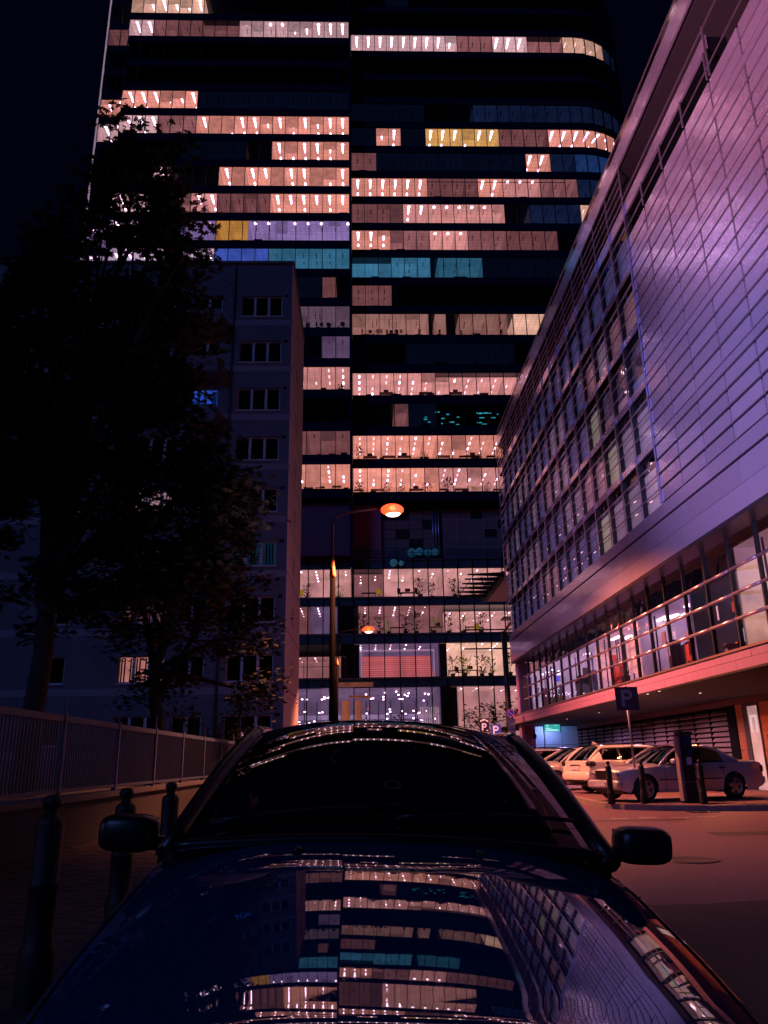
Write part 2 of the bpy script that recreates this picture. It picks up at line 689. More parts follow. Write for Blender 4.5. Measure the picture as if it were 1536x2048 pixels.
# ------------------------------------------------------------------ lit rooms
ROOM = {
    'orange': ((0.88, 0.31, 0.24), (0.66, 0.21, 0.14), 1.0), 'pink': ((0.72, 0.28, 0.26), (0.55, 0.21, 0.20), 1.05),
    'yellow': ((0.78, 0.40, 0.12), (0.66, 0.32, 0.08), 0.95), 'cream': ((0.68, 0.38, 0.41), (0.52, 0.27, 0.28), 1.1),
    'tan': ((0.20, 0.070, 0.075), (0.15, 0.05, 0.06), 0.9), 'tanpink': ((0.33, 0.12, 0.13), (0.25, 0.09, 0.10), 0.9),
    'lavender': ((0.27, 0.17, 0.42), (0.20, 0.13, 0.34), 0.9), 'cyan': ((0.045, 0.19, 0.33), (0.04, 0.15, 0.26), 0.85),
    'teal': ((0.03, 0.13, 0.22), (0.02, 0.09, 0.16), 0.8), 'blue': ((0.07, 0.13, 0.62), (0.06, 0.11, 0.55), 0.9),
    'gold': ((0.62, 0.27, 0.06), (0.5, 0.2, 0.05), 0.9), 'white': ((0.62, 0.42, 0.62), (0.5, 0.34, 0.52), 1.0),
    'bluedim': ((0.006, 0.012, 0.042), (0.004, 0.009, 0.032), 1.0), 'blueglow': ((0.010, 0.030, 0.11), (0.008, 0.026, 0.10), 1.0),
    'faint': ((0.0012, 0.0026, 0.010), (0.001, 0.002, 0.008), 1.0), 'shelf': ((0.42, 0.19, 0.16), (0.36, 0.15, 0.13), 0.8),
    'shelfdim': ((0.16, 0.09, 0.14), (0.12, 0.07, 0.11), 0.8), 'lavdim': ((0.14, 0.08, 0.17), (0.10, 0.06, 0.13), 0.9),
    'creamy': ((0.78, 0.42, 0.30), (0.62, 0.32, 0.24), 1.2), 'pod': ((0.66, 0.30, 0.28), (0.52, 0.22, 0.22), 1.0),
}


def room_mats(k):
    c, w, s = ROOM[k]
    return [emat("ceiling_" + k, c, s, 0.22, 0.35, (.12, .1, .1)), emat("wall_" + k, w, s, 0.38, 0.5, (.12, .1, .1)), emat("side_" + k, tuple(v * 0.75 for v in w), s, 0.3, 0.8, (.12, .1, .1)),
            pmat("office_floor", (0.2, 0.13, 0.12), 0.6)]


lamp_m = emat("strip_lamp", (1.0, 0.56, 0.84), 10.0)
lamp_s = emat("soft_strip_lamp", (1.0, 0.55, 0.62), 2.0)
lamp_off = pmat("unlit_fitting", (0.03, 0.02, 0.025), 0.5)


def room(s0, s1, zb, h, style, depth=6.0, lamps='f', hood=None):
    """a lit office: ceiling, back wall, end walls, floor, with its ceiling strips"""
    step = 1.0
    S = [s0]
    while S[-1] < s1 - 1e-6:
        nx = min(s1, math.floor(S[-1] + step + 1e-6) if s1 - S[-1] > step else s1)
        if nx <= S[-1] + 1e-6:
            nx = min(s1, S[-1] + step)
        S.append(nx)
    e = 0.012
    zc, zf = zb + h - e, zb + e
    m = MB()
    F = [tl((*inward(s, 0.12), 0)) for s in S]
    B = [tl((*inward(s, depth), 0)) for s in S]
    if s1 <= 0:   # both wings keep clear of the joint
        pass

    def P(p, z):
        return (p[0], p[1], z)
    for i in range(len(S) - 1):
        m.face([P(F[i], zc), P(F[i + 1], zc), P(B[i + 1], zc), P(B[i], zc)][::-1], 0)
        m.face([P(B[i], zf), P(B[i + 1], zf), P(B[i + 1], zc), P(B[i], zc)], 1)
        m.face([P(F[i], zf), P(F[i + 1], zf), P(B[i + 1], zf), P(B[i], zf)], 3)
    for q in (0, -1):
        off = 0.03 if q == 0 else -0.03
        m.face([(F[q][0] + off, F[q][1], zf), (B[q][0] + off, B[q][1], zf), (B[q][0] + off, B[q][1], zc), (F[q][0] + off, F[q][1], zc)], 2)
    o = m.build("room", room_mats(style), tower)
    L = MB()
    n = int(round(s1 - s0))
    for i in range(n):
        s = s0 + i + 0.5
        x, y, a = pos(s)
        if s < 0:
            x, y, a = (-0.98 + BAY * s, 78.0 if s >= -18 else 79.5, 0)
        M = Matrix.Translation(tl((x, y, 0))) @ Matrix.Rotation(a, 4, 'Z')
        z = zc - 0.03

        def strip(d0, d1, w0, w1, mi=0):
            dm = (d0 + d1) / 2
            P0 = [(-w0, d0), (w0, d0), (w1, dm), (w1 * 0.75, d1), (-w1 * 0.75, d1), (-w1, dm)]
            L.face([tuple(M @ Vector((p[0], p[1], z))) for p in P0][::-1], mi)
        if lamps == 'f':
            strip(0.30, 0.62, 0.02, 0.19)
            strip(0.66, 1.45, 0.10, 0.115)
            strip(1.45, 1.95, 0.11, 0.06)
            if rnd.random() < 0.75:
                strip(2.62, 3.15, 0.04, 0.12)
        elif lamps == 'h':
            strip(0.30, 0.75, 0.02, 0.17)
            strip(1.25, 1.95, 0.035, 0.035, 2)
        elif lamps == 's':
            strip(0.9, 1.9, 0.04, 0.05, 2)
            if rnd.random() < 0.5:
                strip(2.5, 3.1, 0.05, 0.05, 2)
        elif lamps == 'l':     # lower floors: rows of strips running to the back
            for d in (0.5, 2.0, 3.6, 5.0):
                if rnd.random() < 0.85:
                    strip(d, d + 0.75, 0.075, 0.08, 0 if rnd.random() < 0.4 else 1)
        elif lamps == 'b':
            strip(0.9, 1.7, 0.05, 0.06, 1)
    if L.f:
        tag(L.build("ceiling_lamps", [lamp_m, lamp_s, lamp_off], o), kind="stuff")
    if style not in ('faint', 'bluedim', 'blueglow'):
        Bm = MB()
        for i in range(n):
            s = s0 + i
            if i and rnd.random() < 0.28:      # partition wall between two offices
                a_, b_ = tl((*inward(s, 0.3), 0)), tl((*inward(s, depth - .05), 0))
                Bm.face([(a_[0], a_[1], zf), (b_[0], b_[1], zf), (b_[0], b_[1], zc - .01), (a_[0], a_[1], zc - .01)], 0)
            if rnd.random() < 0.22:            # roller blind part way down
                hh = rnd.choice((0.25, 0.4, 0.6, 0.9)) * h
                a_, b_ = tl((*inward(s + .04, 0.16), 0)), tl((*inward(s + .96, 0.16), 0))
                if s + .96 <= 0 or s >= 0:
                    Bm.face([(a_[0], a_[1], zc - hh), (b_[0], b_[1], zc - hh), (b_[0], b_[1], zc - .01), (a_[0], a_[1], zc - .01)], 1)
        if Bm.f:
            tag(Bm.build("partitions_and_blinds", [room_mats(style)[2], emat("blind_" + style, tuple(v * .62 for v in ROOM[style][0]), 0.9, 0.25, 1.5)], o), kind="stuff")
    # clutter along the sill and on the back wall, too small to name
    C = MB()
    nn = int((s1 - s0) * 2.2)
    for i in range(nn):
        s = s0 + 0.2 + rnd.random() * (s1 - s0 - 0.4)
        x, y = inward(s, rnd.uniform(0.5, 1.1))
        x, y, _ = tl((x, y, 0))
        t = rnd.random()
        if t < 0.45:
            w, hh = rnd.uniform(0.12, 0.35), rnd.uniform(0.15, 0.55)
            C.box(x - w, x + w, y, y + 0.3, zf, zf + hh, 0)
        elif t < 0.6:
            C.box(x - 0.5, x + 0.5, y, y + 0.5, zf + 0.55, zf + 0.6, 0)
            C.box(x - 0.48, x - 0.44, y, y + 0.5, zf, zf + 0.55, 0)
    if style.startswith('shelf'):
        for i in range(int((s1 - s0) * 3)):
            s = s0 + 0.1 + rnd.random() * (s1 - s0 - 0.3)
            x, y = inward(s, depth - 0.5)
            x, y, _ = tl((x, y, 0))
            for q in range(4):
                zz = zf + 0.4 + q * 0.55
                if rnd.random() < 0.6:
                    C.box(x, x + rnd.uniform(0.15, 0.5), y - 0.3, y, zz, zz + rnd.uniform(.2, .42), rnd.choice((0, 1)))
            if rnd.random() < 0.4:
                x, y = inward(s, rnd.uniform(0.8, 2.2))
                x, y, _ = tl((x, y, 0))
                C.box(x, x + 0.07, y, y + 1.2, zc - rnd.uniform(.12, .5), zc - 0.06, 1)
    if C.f:
        tag(C.build("furnishings", [pmat("dark_furniture", (0.03, 0.018, 0.02), 0.6), pmat("pale_furniture", (0.5, 0.42, 0.4), 0.6)], o), kind="stuff")
    return o


RIGHT = {
    -6: [(3, 5, 'faint', 'n')],
    -4: [(0, 6, 'cream', 'f'), (6, 9, 'cream', 'f'), (9, 12, 'tanpink', 's'), (12, 15, 'cream', 'f'), (15, 18, 'tanpink', 'n'), (18, 22, 'creamy', 'b'), (22, 24, 'bluedim', 'n')],
    -1: [(0, 6, 'faint', 's'), (10, 12, 'bluedim', 's'), (12, 24, 'bluedim', 's')],
    0: [(0, 2, 'faint', 's'), (2, 4, 'orange', 'f'), (4, 6, 'faint', 's'), (6, 12, 'yellow', 'f'), (12, 16, 'tan', 's'), (16, 23, 'orange', 'f')],
    1: [(0, 2, 'tan', 's'), (2, 14, 'faint', 's'), (14, 16, 'orange', 'f'), (16, 18, 'bluedim', 's'), (18, 22, 'blueglow', 's')],
    2: [(0, 6, 'orange', 'f'), (6, 10, 'tan', 's'), (10, 12, 'orange', 'f'), (12, 15, 'pink', 'h'), (15, 18, 'tanpink', 's'), (18, 22, 'bluedim', 's')],
    3: [(0, 4, 'tan', 's'), (4, 6, 'pink', 'f'), (6, 12, 'pink', 'h'), (14, 18, 'bluedim', 's'), (18, 21, 'creamy', 'b')],
    4: [(0, 3, 'orange', 'f'), (3, 6, 'tanpink', 's'), (6, 9, 'pink', 'h'), (9, 12, 'tanpink', 's'), (12, 16, 'tan', 's')],
    5: [(0, 3, 'cyan', 'n'), (3, 6, 'cyan', 's'), (6.6, 10, 'teal', 's'), (10, 17, 'faint', 'n')],
    6: [(0, 3, 'tan', 's')],
    7: [(0, 5.7, 'shelf', 'n'), (6.2, 7, 'shelf', 'n'), (8, 11.6, 'shelf', 'n'), (12.1, 17, 'creamy', 'n')],
    8: [(4, 12, 'faint', 'n')],
    9: [(0, 6, 'pink', 'l'), (6, 12, 'pink', 'l'), (12, 17, 'pink', 'l')],
    10: [(3, 4, 'tan', 'n'), (4, 6, 'faint', 'n')],
    11: [(0, 6, 'orange', 'l'), (6, 12, 'orange', 'l'), (12, 17, 'orange', 'l')],
    12: [(0, 6, 'orange', 'l'), (6, 12, 'pink', 'l'), (12, 17, 'pink', 'l')],
}
LEFT = {
    -5: [(12, 18, 'creamy', 'f')],
    -4: [(0, 5, 'cream', 'f'), (5, 9, 'cream', 'h'), (9, 12, 'tan', 'n'), (12, 14, 'tan', 's'), (14, 16, 'tanpink', 's'), (16, 18, 'cream', 'f'), (18, 20, 'tan', 's')],
    -1: [(0, 12, 'faint', 's'), (12, 18, 'orange', 'f'), (18, 20, 'orange', 'f')],
    0: [(0, 12, 'orange', 'f'), (12, 15, 'tanpink', 's'), (15, 18, 'cream', 'f'), (18, 20, 'cream', 'f')],
    1: [(0, 6, 'orange', 'f'), (8, 13, 'faint', 's')],
    2: [(0, 10, 'orange', 'f'), (14, 15, 'cream', 'f')],
    3: [(0, 6, 'orange', 'f'), (6, 10, 'tan', 's'), (10, 12, 'pink', 'f'), (12, 14, 'tanpink', 's'), (15, 18, 'cream', 'f')],
    4: [(0, 7.6, 'lavender', 'h'), (7.6, 10, 'gold', 'n'), (10, 14, 'lavender', 'h'), (14, 18, 'white', 'f'), (18, 20, 'lavender', 'f')],
    5: [(0, 6, 'cyan', 's'), (6, 10, 'blue', 'n'), (10, 14, 'white', 'f'), (14, 18, 'white', 'f'), (18, 20, 'white', 'f')],
    6: [(1, 2, 'tan', 'n'), (2, 5, 'faint', 'n')],
    7: [(0, 5, 'shelfdim', 'n')],
    8: [(0, 2, 'lavdim', 's'), (8, 12, 'lavender', 'f')],
    9: [(0, 5, 'pink', 'l'), (5, 12, 'pink', 'f'), (12, 18, 'orange', 'f')],
    11: [(0, 4, 'tan', 's'), (8, 18, 'white', 'f')],
    12: [(0, 6, 'orange', 'l'), (6, 18, 'pink', 'f')],
}
for r, runs in RIGHT.items():
    for s0, s1, st, lp in runs:
        h = 2.83
        dp = 3.6 if st.startswith('shelf') else (6.4 if r >= 9 else 5.2)
        if r in (5,) and s0 == 0:
            h = 2.0
        if (r == -4 and 15 <= s0 < 18):
            h = 2.0
        if r == 9 and s0 >= 6:
            h = 2.3
        room(s0, s1, ztop(r, False) - 2.83, h, st, dp, lp)
for r, runs in LEFT.items():
    for j0, j1, st, lp in runs:
        dp = 3.6 if st.startswith('shelf') else (6.2 if r >= 9 else 5.2)
        if j0 < 18:
            room(-j1, -j0 if j0 > 0 else -0.001, ztop(r, True) - 2.83, 2.83 if not (r == -4 and j0 == 9) else 2.0, st, dp, lp)
        else:
            room(-j1, -18.001, ztop(r, True) - 2.83, 2.83, st, dp, lp)

# ------------------------------------------------------------------ podium of the tower
pod_spans = [(17.31, 20.32), (13.54, 16.43), (9.14, 12.55)]
XR = -0.70 + BAY * 17
XL = -14.98


def pod_room(x0, x1, zb, zt, style, depth, name="room", lamps=True, seed=1):
    rr = random.Random(seed)
    m = MB()
    y0, y1 = 0.12, depth
    e = 0.012
    m.face([(x0, y0, zt - e), (x1, y0, zt - e), (x1, y1, zt - e), (x0, y1, zt - e)], 0)
    m.face([(x0, y1, zb + e), (x1, y1, zb + e), (x1, y1, zt - e), (x0, y1, zt - e)], 1)
    m.face([(x0, y0, zb + e), (x1, y0, zb + e), (x1, y1, zb + e), (x0, y1, zb + e)][::-1], 3)
    for x in (x0 + 0.02, x1 - 0.02):
        m.face([(x, y0, zb + e), (x, y1, zb + e), (x, y1, zt - e), (x, y0, zt - e)], 2)
    o = m.build(name, room_mats(style), tower)
    if lamps:
        L = MB()
        x = x0 + 0.7
        while x < x1 - 0.5:
            d = 0.8
            while d < depth - 0.6:
                if rr.random() < 0.7:
                    L.face([(x - 0.06, d, zt - 0.04), (x - 0.06, d + 0.6, zt - 0.04), (x + 0.06, d + 0.6, zt - 0.04), (x + 0.06, d, zt - 0.04)], 0 if rr.random() < 0.5 else 1)
                d += 1.5
            x += BAY
        tag(L.build("ceiling_lamps", [lamp_m, lamp_s], o), kind="stuff")
    return o


P_FR, P_PA = {}, {}
for zb, zt in pod_spans + [(0.0, 8.19)]:
    h = zt - zb
    P_FR[zb], P_PA[zb] = window_meshes(BAY, h, glass_t, frame_m, ml=0.10, prot=0.14)
npod = 0
rest_p = MB()
for zb, zt in pod_spans + [(0.0, 8.19)]:
    for k in range(-6, 15):
        if zb == 0.0 and k in (-2, -1):
            continue
        x = -0.70 + BAY * k
        if npod < 66 and -6 <= k < 11:
            o = link("window", P_FR[zb], tower, (x, 0, zb))
            link("pane", P_PA[zb], o, (0, 0, 0))
            npod += 1
        else:
            rest_p.box(x - 0.05, x + 0.05, -0.14, 0.1, zb, zt, 0)
            rest_p.face([(x + 0.05, 0, zb), (x + BAY - 0.05, 0, zb), (x + BAY - 0.05, 0, zt), (x + 0.05, 0, zt)], 1)
tag(rest_p.build("outer_podium_windows", [frame_m, glass_t], tower), kind="stuff")
pale_metal = pmat("satin_ledge", (0.26, 0.24, 0.27), 0.4, 0.7)
for z0, z1 in ((20.32, 21.35), (16.43, 17.31), (12.55, 13.54), (8.19, 9.14)):
    b = MB()
    b.box(XL, XR, -0.10, 6.4, z0 + 0.01, z1 - 0.01)
    b.build("podium_spandrel", teal_glass, tower)
    b = MB()
    b.box(XL, XR, -0.24, -0.10, z1 - 0.16, z1 - 0.02)
    b.build("ledge", pale_metal, tower)
    # mullions run on over the spandrel
    b = MB()
    for k in range(-6, 15):
        x = -0.70 + BAY * k
        b.box(x - 0.05, x + 0.05, -0.255, -0.2401, z0 + 0.02, z1 - 0.02)
        b.box(x - 0.05, x + 0.05, -0.16, -0.1001, z0 + 0.02, z1 - 0.17)
    b.build("spandrel_mullions", frame_m, tower)
# rooms: third floor
pod_room(-10, -1.0, 17.31, 20.32, 'pod', 6.3, seed=2)
pod_room(-0.65, 2.35, 17.31, 19.75, 'tanpink', 4.5, seed=3)
pod_room(2.45, 8.55, 17.31, 20.32, 'pod', 6.3, seed=4)
pod_room(8.6, XR, 17.31, 20.32, 'pod', 6.3, seed=5)
# second
pod_room(-10, -5.3, 13.54, 16.43, 'tan', 6, seed=6)
pod_room(-5.1, -2.4, 13.54, 16.43, 'lavdim', 6, seed=7)
pod_room(-0.2, 8.5, 13.54, 16.43, 'tanpink', 6, seed=8)
pod_room(8.6, XR, 13.54, 15.75, 'pod', 6, seed=9)
# first
pod_room(-10, -1.5, 9.14, 11.3, 'tanpink', 5, seed=10)
pod_room(8.7, XR, 9.14, 12.55, 'creamy', 6.3, seed=11)
# the room behind the red slatted screen
ro = pod_room(-0.7, 8.0, 9.14, 12.55, 'lavdim', 6.3, seed=12)
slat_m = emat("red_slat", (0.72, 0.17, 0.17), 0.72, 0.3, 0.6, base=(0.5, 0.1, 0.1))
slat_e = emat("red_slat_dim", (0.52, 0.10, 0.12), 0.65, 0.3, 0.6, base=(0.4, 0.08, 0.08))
sm = MB()
sm.box(0, 6.9, 0, 0.05, 0, 0.10)
sm = [MB().box(0, 7.2, 0, 0.05, 0, 0.095).mesh("slat", slat_m), MB().box(0, 7.2, 0, 0.05, 0, 0.095).mesh("slat", slat_e)]
scr = bpy.data.objects.new("slatted_screen", None)
COL.objects.link(scr)
scr.parent = tower
for k in range(20):
    link("slat", sm[k % 2], scr, (0.15, 0.9 + k * 0.16, 9.28 + k * 0.125), (0, 0, 0))
b = MB()
b.box(0.0, 7.5, 0.6, 0.75, 11.82, 12.0)
b.box(0.0, 0.1, 0.6, 0.75, 9.15, 11.82)
b.box(7.4, 7.5, 0.6, 0.75, 9.15, 11.82)
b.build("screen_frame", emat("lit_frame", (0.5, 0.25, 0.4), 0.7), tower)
# dark pillars of the podium
for x0, x1, z0, z1 in ((-2.35, -0.75, 13.54, 16.43), (-2.0, -0.15, 9.14, 12.5), (7.95, 8.62, 9.14, 12.5), (7.98, 9.6, 0, 8.15)):
    MB().box(x0, x1, 0.2, 1.1, z0 + 0.02, z1 - 0.02).build("pillar", pmat("dark_pillar", (0.03, 0.035, 0.06), 0.5), tower)
# light round column and balcony hardware on the first floor left
b = MB()
b.box(-9.5, -2.3, -0.42, -0.38, 10.22, 10.27)
b.box(-9.5, -2.3, -0.42, -0.38, 10.8, 10.84)
for x in (-8.4, -5.7, -2.4):
    b.box(x, x + 0.05, -0.42, -0.24, 9.2, 10.84)
b.build("handrail", steel, tower)
# lobby
lob = pod_room(-14.9, 7.9, 0.02, 8.19, 'lavdim', 14, lamps=False, seed=20)
pod_room(9.65, XR, 0.02, 8.19, 'pod', 6, lamps=True, seed=21)
LB_ = MB()
rr = random.Random(5)
for k in range(70):
    x, y, z = rr.uniform(-9.5, 7.6), rr.uniform(1.5, 12.5), rr.choice((5.2, 6.1, 7.6, 7.9))
    LB_.box(x, x + 0.17, y, y + 0.17, z, z + 0.1)
tag(LB_.build("lobby_downlights", lamp_m, lob), kind="stuff")
b = MB()
for z in (3.2, 4.5, 5.6):
    b.box(-14, 7.8, 9.0, 9.4, z, z + 0.45, 0)
for k in range(16):
    x = -13 + k * 1.35
    b.box(x, x + 0.12, 8.9, 9.0, 0.1, 7.5, 1)
for k in range(9):
    x = -12 + k * 2.3
    b.box(x, x + 1.4, 10.5, 11, 0.1, 3.1, 1)
b.build("gallery", [emat("gallery_edge", (0.20, 0.13, 0.26), 0.8, 0.3), pmat("gallery_post", (0.12, 0.10, 0.16), 0.5)], lob)
b = MB()
for k in range(9):
    x = 5.9 + 0.22 * k
    b.box(x, x + 0.12, 0.9, 1.0, 0.1, 6.3)
b.build("curtain", emat("curtain", (0.42, 0.24, 0.30), 0.8, 0.5, 3), lob)
# orange columns and lintel at the entrance, their lamplight put in as emission
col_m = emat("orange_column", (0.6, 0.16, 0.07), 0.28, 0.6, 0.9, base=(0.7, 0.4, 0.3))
for x, rd in ((-1.5, 0.42), (-0.35, 0.22), (-0.05, 0.10)):
    MB().lathe([(rd, 0), (rd, 6.9)], 20).build("column", col_m, tower, (x, -0.75 if rd > 0.3 else -0.5, 0))
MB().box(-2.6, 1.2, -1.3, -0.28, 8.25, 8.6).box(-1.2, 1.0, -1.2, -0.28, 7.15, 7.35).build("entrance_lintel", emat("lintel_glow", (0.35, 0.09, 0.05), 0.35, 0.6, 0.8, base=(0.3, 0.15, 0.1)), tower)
# pale tubes of the lobby sculpture, their sheen put in as emission
b = MB()
for k in range(4):
    b.tube([(-0.3 + 0.1 * k, 3, 0.4 + 0.6 * k), (2.5 + 0.2 * k, 3.4, 1.7 + 0.55 * k)], 0.07, 6)
b.tube([(-1.0, 3, 1.0), (3.0, 3, 3.6), (4.6, 3, 1.6), (6.0, 3.2, 3.2)], 0.09, 6)
sc = thing("lobby_sculpture", "tangle of pale metal tubes standing in the tower lobby beside the orange columns", "sculpture", (0, 80, 0))
b.build("metal_tubes", emat("tube_sheen_glow", (0.45, 0.35, 0.5), 0.6, 0.4, 1.5), sc)
# terrace, balustrade and plant-room storey
b = MB()
b.box(XL, XR, 0.3, 6.8, 21.36, 21.5)
b.build("terrace", concrete_dk, tower)
b = MB()
for z in (22.28, 21.98, 21.66):
    b.box(-0.7, XR, -0.2, -0.14, z, z + 0.05)
b.box(XL, -1.0, -1.0, -0.94, 22.1, 22.15)
b.build("handrail", pale_metal, tower)
bm_ = MB().box(-0.035, 0.035, -0.2, -0.14, 21.36, 22.28).mesh("baluster", frame_m)
for k in range(0, 15):
    link("baluster", bm_, tower, (-0.70 + BAY * k, -0.065, 0))
MB().face([(-0.7, -0.1, 21.4), (XR, -0.1, 21.4), (XR, -0.1, 22.25), (-0.7, -0.1, 22.25)]).build("balustrade_glass", gmat("balustrade", (0.75, 0.8, 0.9), 0.10, 0.05), tower)
plant_wall = pmat("purple_render", (0.5, 0.17, 0.30), 0.8, var=0.25)
plant_brown = pmat("louvre_brown", (0.26, 0.15, 0.17), 0.6, var=0.3)
b = MB()
b.box(-0.7, 2.3, 1.0, 6.3, 21.5, 27.6)
b.build("service_wall", plant_wall, tower)
b = MB()
b.box(2.31, XR, 1.5, 6.3, 21.5, 27.6)
b.build("service_backing", concrete_dk, tower)
sp = MB().box(0.03, 1.44, 0, 0.06, 0.03, 1.03).mesh("service_panel", plant_brown)
sp2 = MB().box(0.03, 1.44, 0, 0.06, 0.03, 1.03).mesh("service_panel", pmat("louvre_dark", (0.012, 0.012, 0.016), 0.5))
for cx in [2.4 + 1.47 * k for k in range(4)] + [9.0 + 1.47 * k for k in range(8)]:
    for q in range(5):
        link("service_panel", sp2 if rnd.random() < 0.2 else sp, tower, (cx, 1.42, 21.8 + 1.06 * q))
gr = MB()
for k in range(9):
    gr.box(9.0 + 1.47 * k - 0.03, 9.0 + 1.47 * k + 0.03, 1.36, 1.48, 21.6, 27.1)
for q in range(6):
    gr.box(8.95, 20.7, 1.37, 1.47, 21.8 + 1.06 * q - 0.03, 21.8 + 1.06 * q + 0.03)
gr.build("service_grid", pmat("grid_metal", (0.55, 0.42, 0.48), 0.5, 0.3), tower)
for x in (7.9, 8.2, 8.5):
    MB().tube([(x, 1.2, 21.5), (x, 1.2, 27.3)], 0.11, 10).build("duct_pipe", pmat("duct", (0.42, 0.38, 0.55), 0.35, 0.8), tower)
b = MB()
b.box(-14.9, -1.0, -1.2, 6.0, 21.5, 27.2)
b.build("left_service_wall", pmat("dim_plum_cladding", (0.12, 0.06, 0.12), 0.6, var=0.3), tower)
b = MB()
for z in (24.9, 25.9):
    b.box(-14.9, -1.0, -1.24, -1.2, z, z + 0.05)
b.build("cladding_rail", steel, tower)
# blue globes hanging behind the balustrade
for i, (x, z, rr_) in enumerate(((3.5, 20.85, .42), (4.3, 20.8, .28), (5.5, 22.2, .5), (6.3, 22.3, .45), (7.2, 22.2, .42), (8.0, 22.25, .4))):
    q = MB()
    q.lathe([(0.02, -rr_), (rr_ * .7, -rr_ * .7), (rr_, 0), (rr_ * .7, rr_ * .7), (0.02, rr_)], 10)
    if i == 0:
        globe = q.mesh("terrace_globe", emat("teal_globe", (0.008, 0.11, 0.18), 0.4, 0.8, 4.5))
    o = link("terrace_globe", globe, None, (x, 80.75 if z > 22 else 79.62, z))
    o.scale = (rr_ / .42,) * 3
    side = ("smaller of the two globes below the tower terrace rail", "larger of the two globes below the tower terrace rail")
    if i < 2:
        tag(o, "teal glowing globe, the " + side[1 - i], "lantern", "teal globes by the terrace rail")
    else:
        tag(o, ("first", "second", "third", "last")[i - 2] + " teal glowing globe counted from the left along the top of the terrace rail", "lantern", "teal globes by the terrace rail")
# cyan reflections on the dark floor above the orange ones, as glowing slips
b = MB()
rr = random.Random(3)
for k in range(26):
    x = -0.7 + BAY * 5 + rr.random() * 9.0
    z = rr.choice((37.0, 37.6, 38.2, 39.9)) + rr.uniform(-.15, .15)
    b.box(x, x + rr.uniform(.12, .55), 0.5, 0.55, z, z + rr.uniform(.05, .16))
tag(b.build("cyan_glints", emat("cyan_glint_glow", (0.03, 0.36, 0.48), 0.9, 0.5, 2), tower), kind="stuff")

# ------------------------------------------------------------------ plants and furniture seen in the lit floors
leaf_g = pmat("indoor_leaf", (0.09, 0.11, 0.03), 0.5, var=0.5, vscale=6)
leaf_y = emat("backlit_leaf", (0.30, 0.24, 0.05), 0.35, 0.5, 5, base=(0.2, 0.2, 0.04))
pot_m = pmat("clay_pot", (0.12, 0.08, 0.08), 0.7)


def plant_mesh(seed, h, spread, n, lm):
    rr = random.Random(seed)
    m = MB()
    for k in range(n):
        a = rr.uniform(0, 2 * math.pi)
        t = rr.random()
        r0 = spread * (0.15 + 0.6 * rr.random())
        z0 = h * (0.15 + 0.75 * t)
        p = Vector((r0 * math.cos(a), r0 * math.sin(a), z0))
        L = rr.uniform(0.18, 0.42)
        d = Vector((math.cos(a), math.sin(a), rr.uniform(-0.3, 1.2))).normalized()
        s = d.cross(Vector((0, 0, 1))).normalized() * L * 0.22
        m.face([p, p + d * L * 0.5 + s, p + d * L, p + d * L * 0.5 - s])
    return m.mesh("leaves", lm)


pot_me = MB().lathe([(0.02, 0), (0.16, 0), (0.22, 0.35), (0.18, 0.35), (0.02, 0.33)], 12).mesh("pot", pot_m)
stem_me = MB().tube([(0, 0, 0.3), (0.03, 0, 1.0), (-0.02, 0.02, 1.6)], 0.02, 5).mesh("stem", pmat("stem", (0.05, 0.03, 0.02), 0.8))
pl_me = [plant_mesh(1, 1.9, 0.6, 90, leaf_g), plant_mesh(2, 1.5, 0.55, 70, leaf_y), plant_mesh(3, 2.1, 0.8, 130, leaf_g)]


def bay_name(x):
    k = int(round((x + 0.7) / BAY - 0.5))
    if k >= 0:
        n = ("first", "second", "third", "fourth", "fifth", "sixth", "seventh", "eighth", "ninth", "tenth", "eleventh", "twelfth")[min(k, 11)]
        return n + " bay right of the joint"
    return ("first", "second", "third", "fourth", "fifth", "sixth", "seventh")[min(-k - 1, 6)] + " bay left of the joint"


FL = {28.74: "lower orange office floor", 32.56: "upper orange office floor", 40.2: "pink office floor", 17.31: "top podium floor", 13.54: "middle podium floor", 9.14: "bright lowest podium floor"}
plants = [(0, 28.74, 0.0, .8), (0, 28.74, 4.6, .6), (2, 28.74, 7.5, .7), (0, 28.74, 9.6, .9), (1, 28.74, 12.6, .6), (0, 28.74, 14.0, .6), (0, 32.56, 13.4, .5),
          (1, 17.31, -8.1, .9), (1, 17.31, -2.3, .9), (2, 17.31, 6.3, .95), (0, 17.31, 7.6, .8), (2, 17.31, 9.9, .9), (2, 13.54, -8.3, 1.0), (1, 13.54, -7.0, 1.0),
          (2, 13.54, 0.3, 1.0), (0, 13.54, 1.9, .9), (2, 13.54, 5.8, 1.0), (1, 13.54, 7.6, .95), (1, 13.54, 10.7, 1.0), (0, 13.54, 12.5, 1.0), (1, 9.14, 10.6, 1.2), (2, 9.14, 12.3, .9), (1, 9.14, 13.3, 1.1),
          (0, 40.2, -2.0, .8), (0, 17.31, -5.6, .8), (1, 17.31, 11.9, .9), (0, 13.54, 9.2, 1.0), (1, 13.54, 2.9, .8), (0, 9.14, 9.4, 1.0), (0, 9.14, 15.2, 1.1), (0, 13.54, 4.7, 1.0), (2, 17.31, 13.2, .9), (0, 28.74, 3.0, .7), (0, 32.56, 0.0, .8), (0, 32.56, 7.3, .6)]
seen = {}
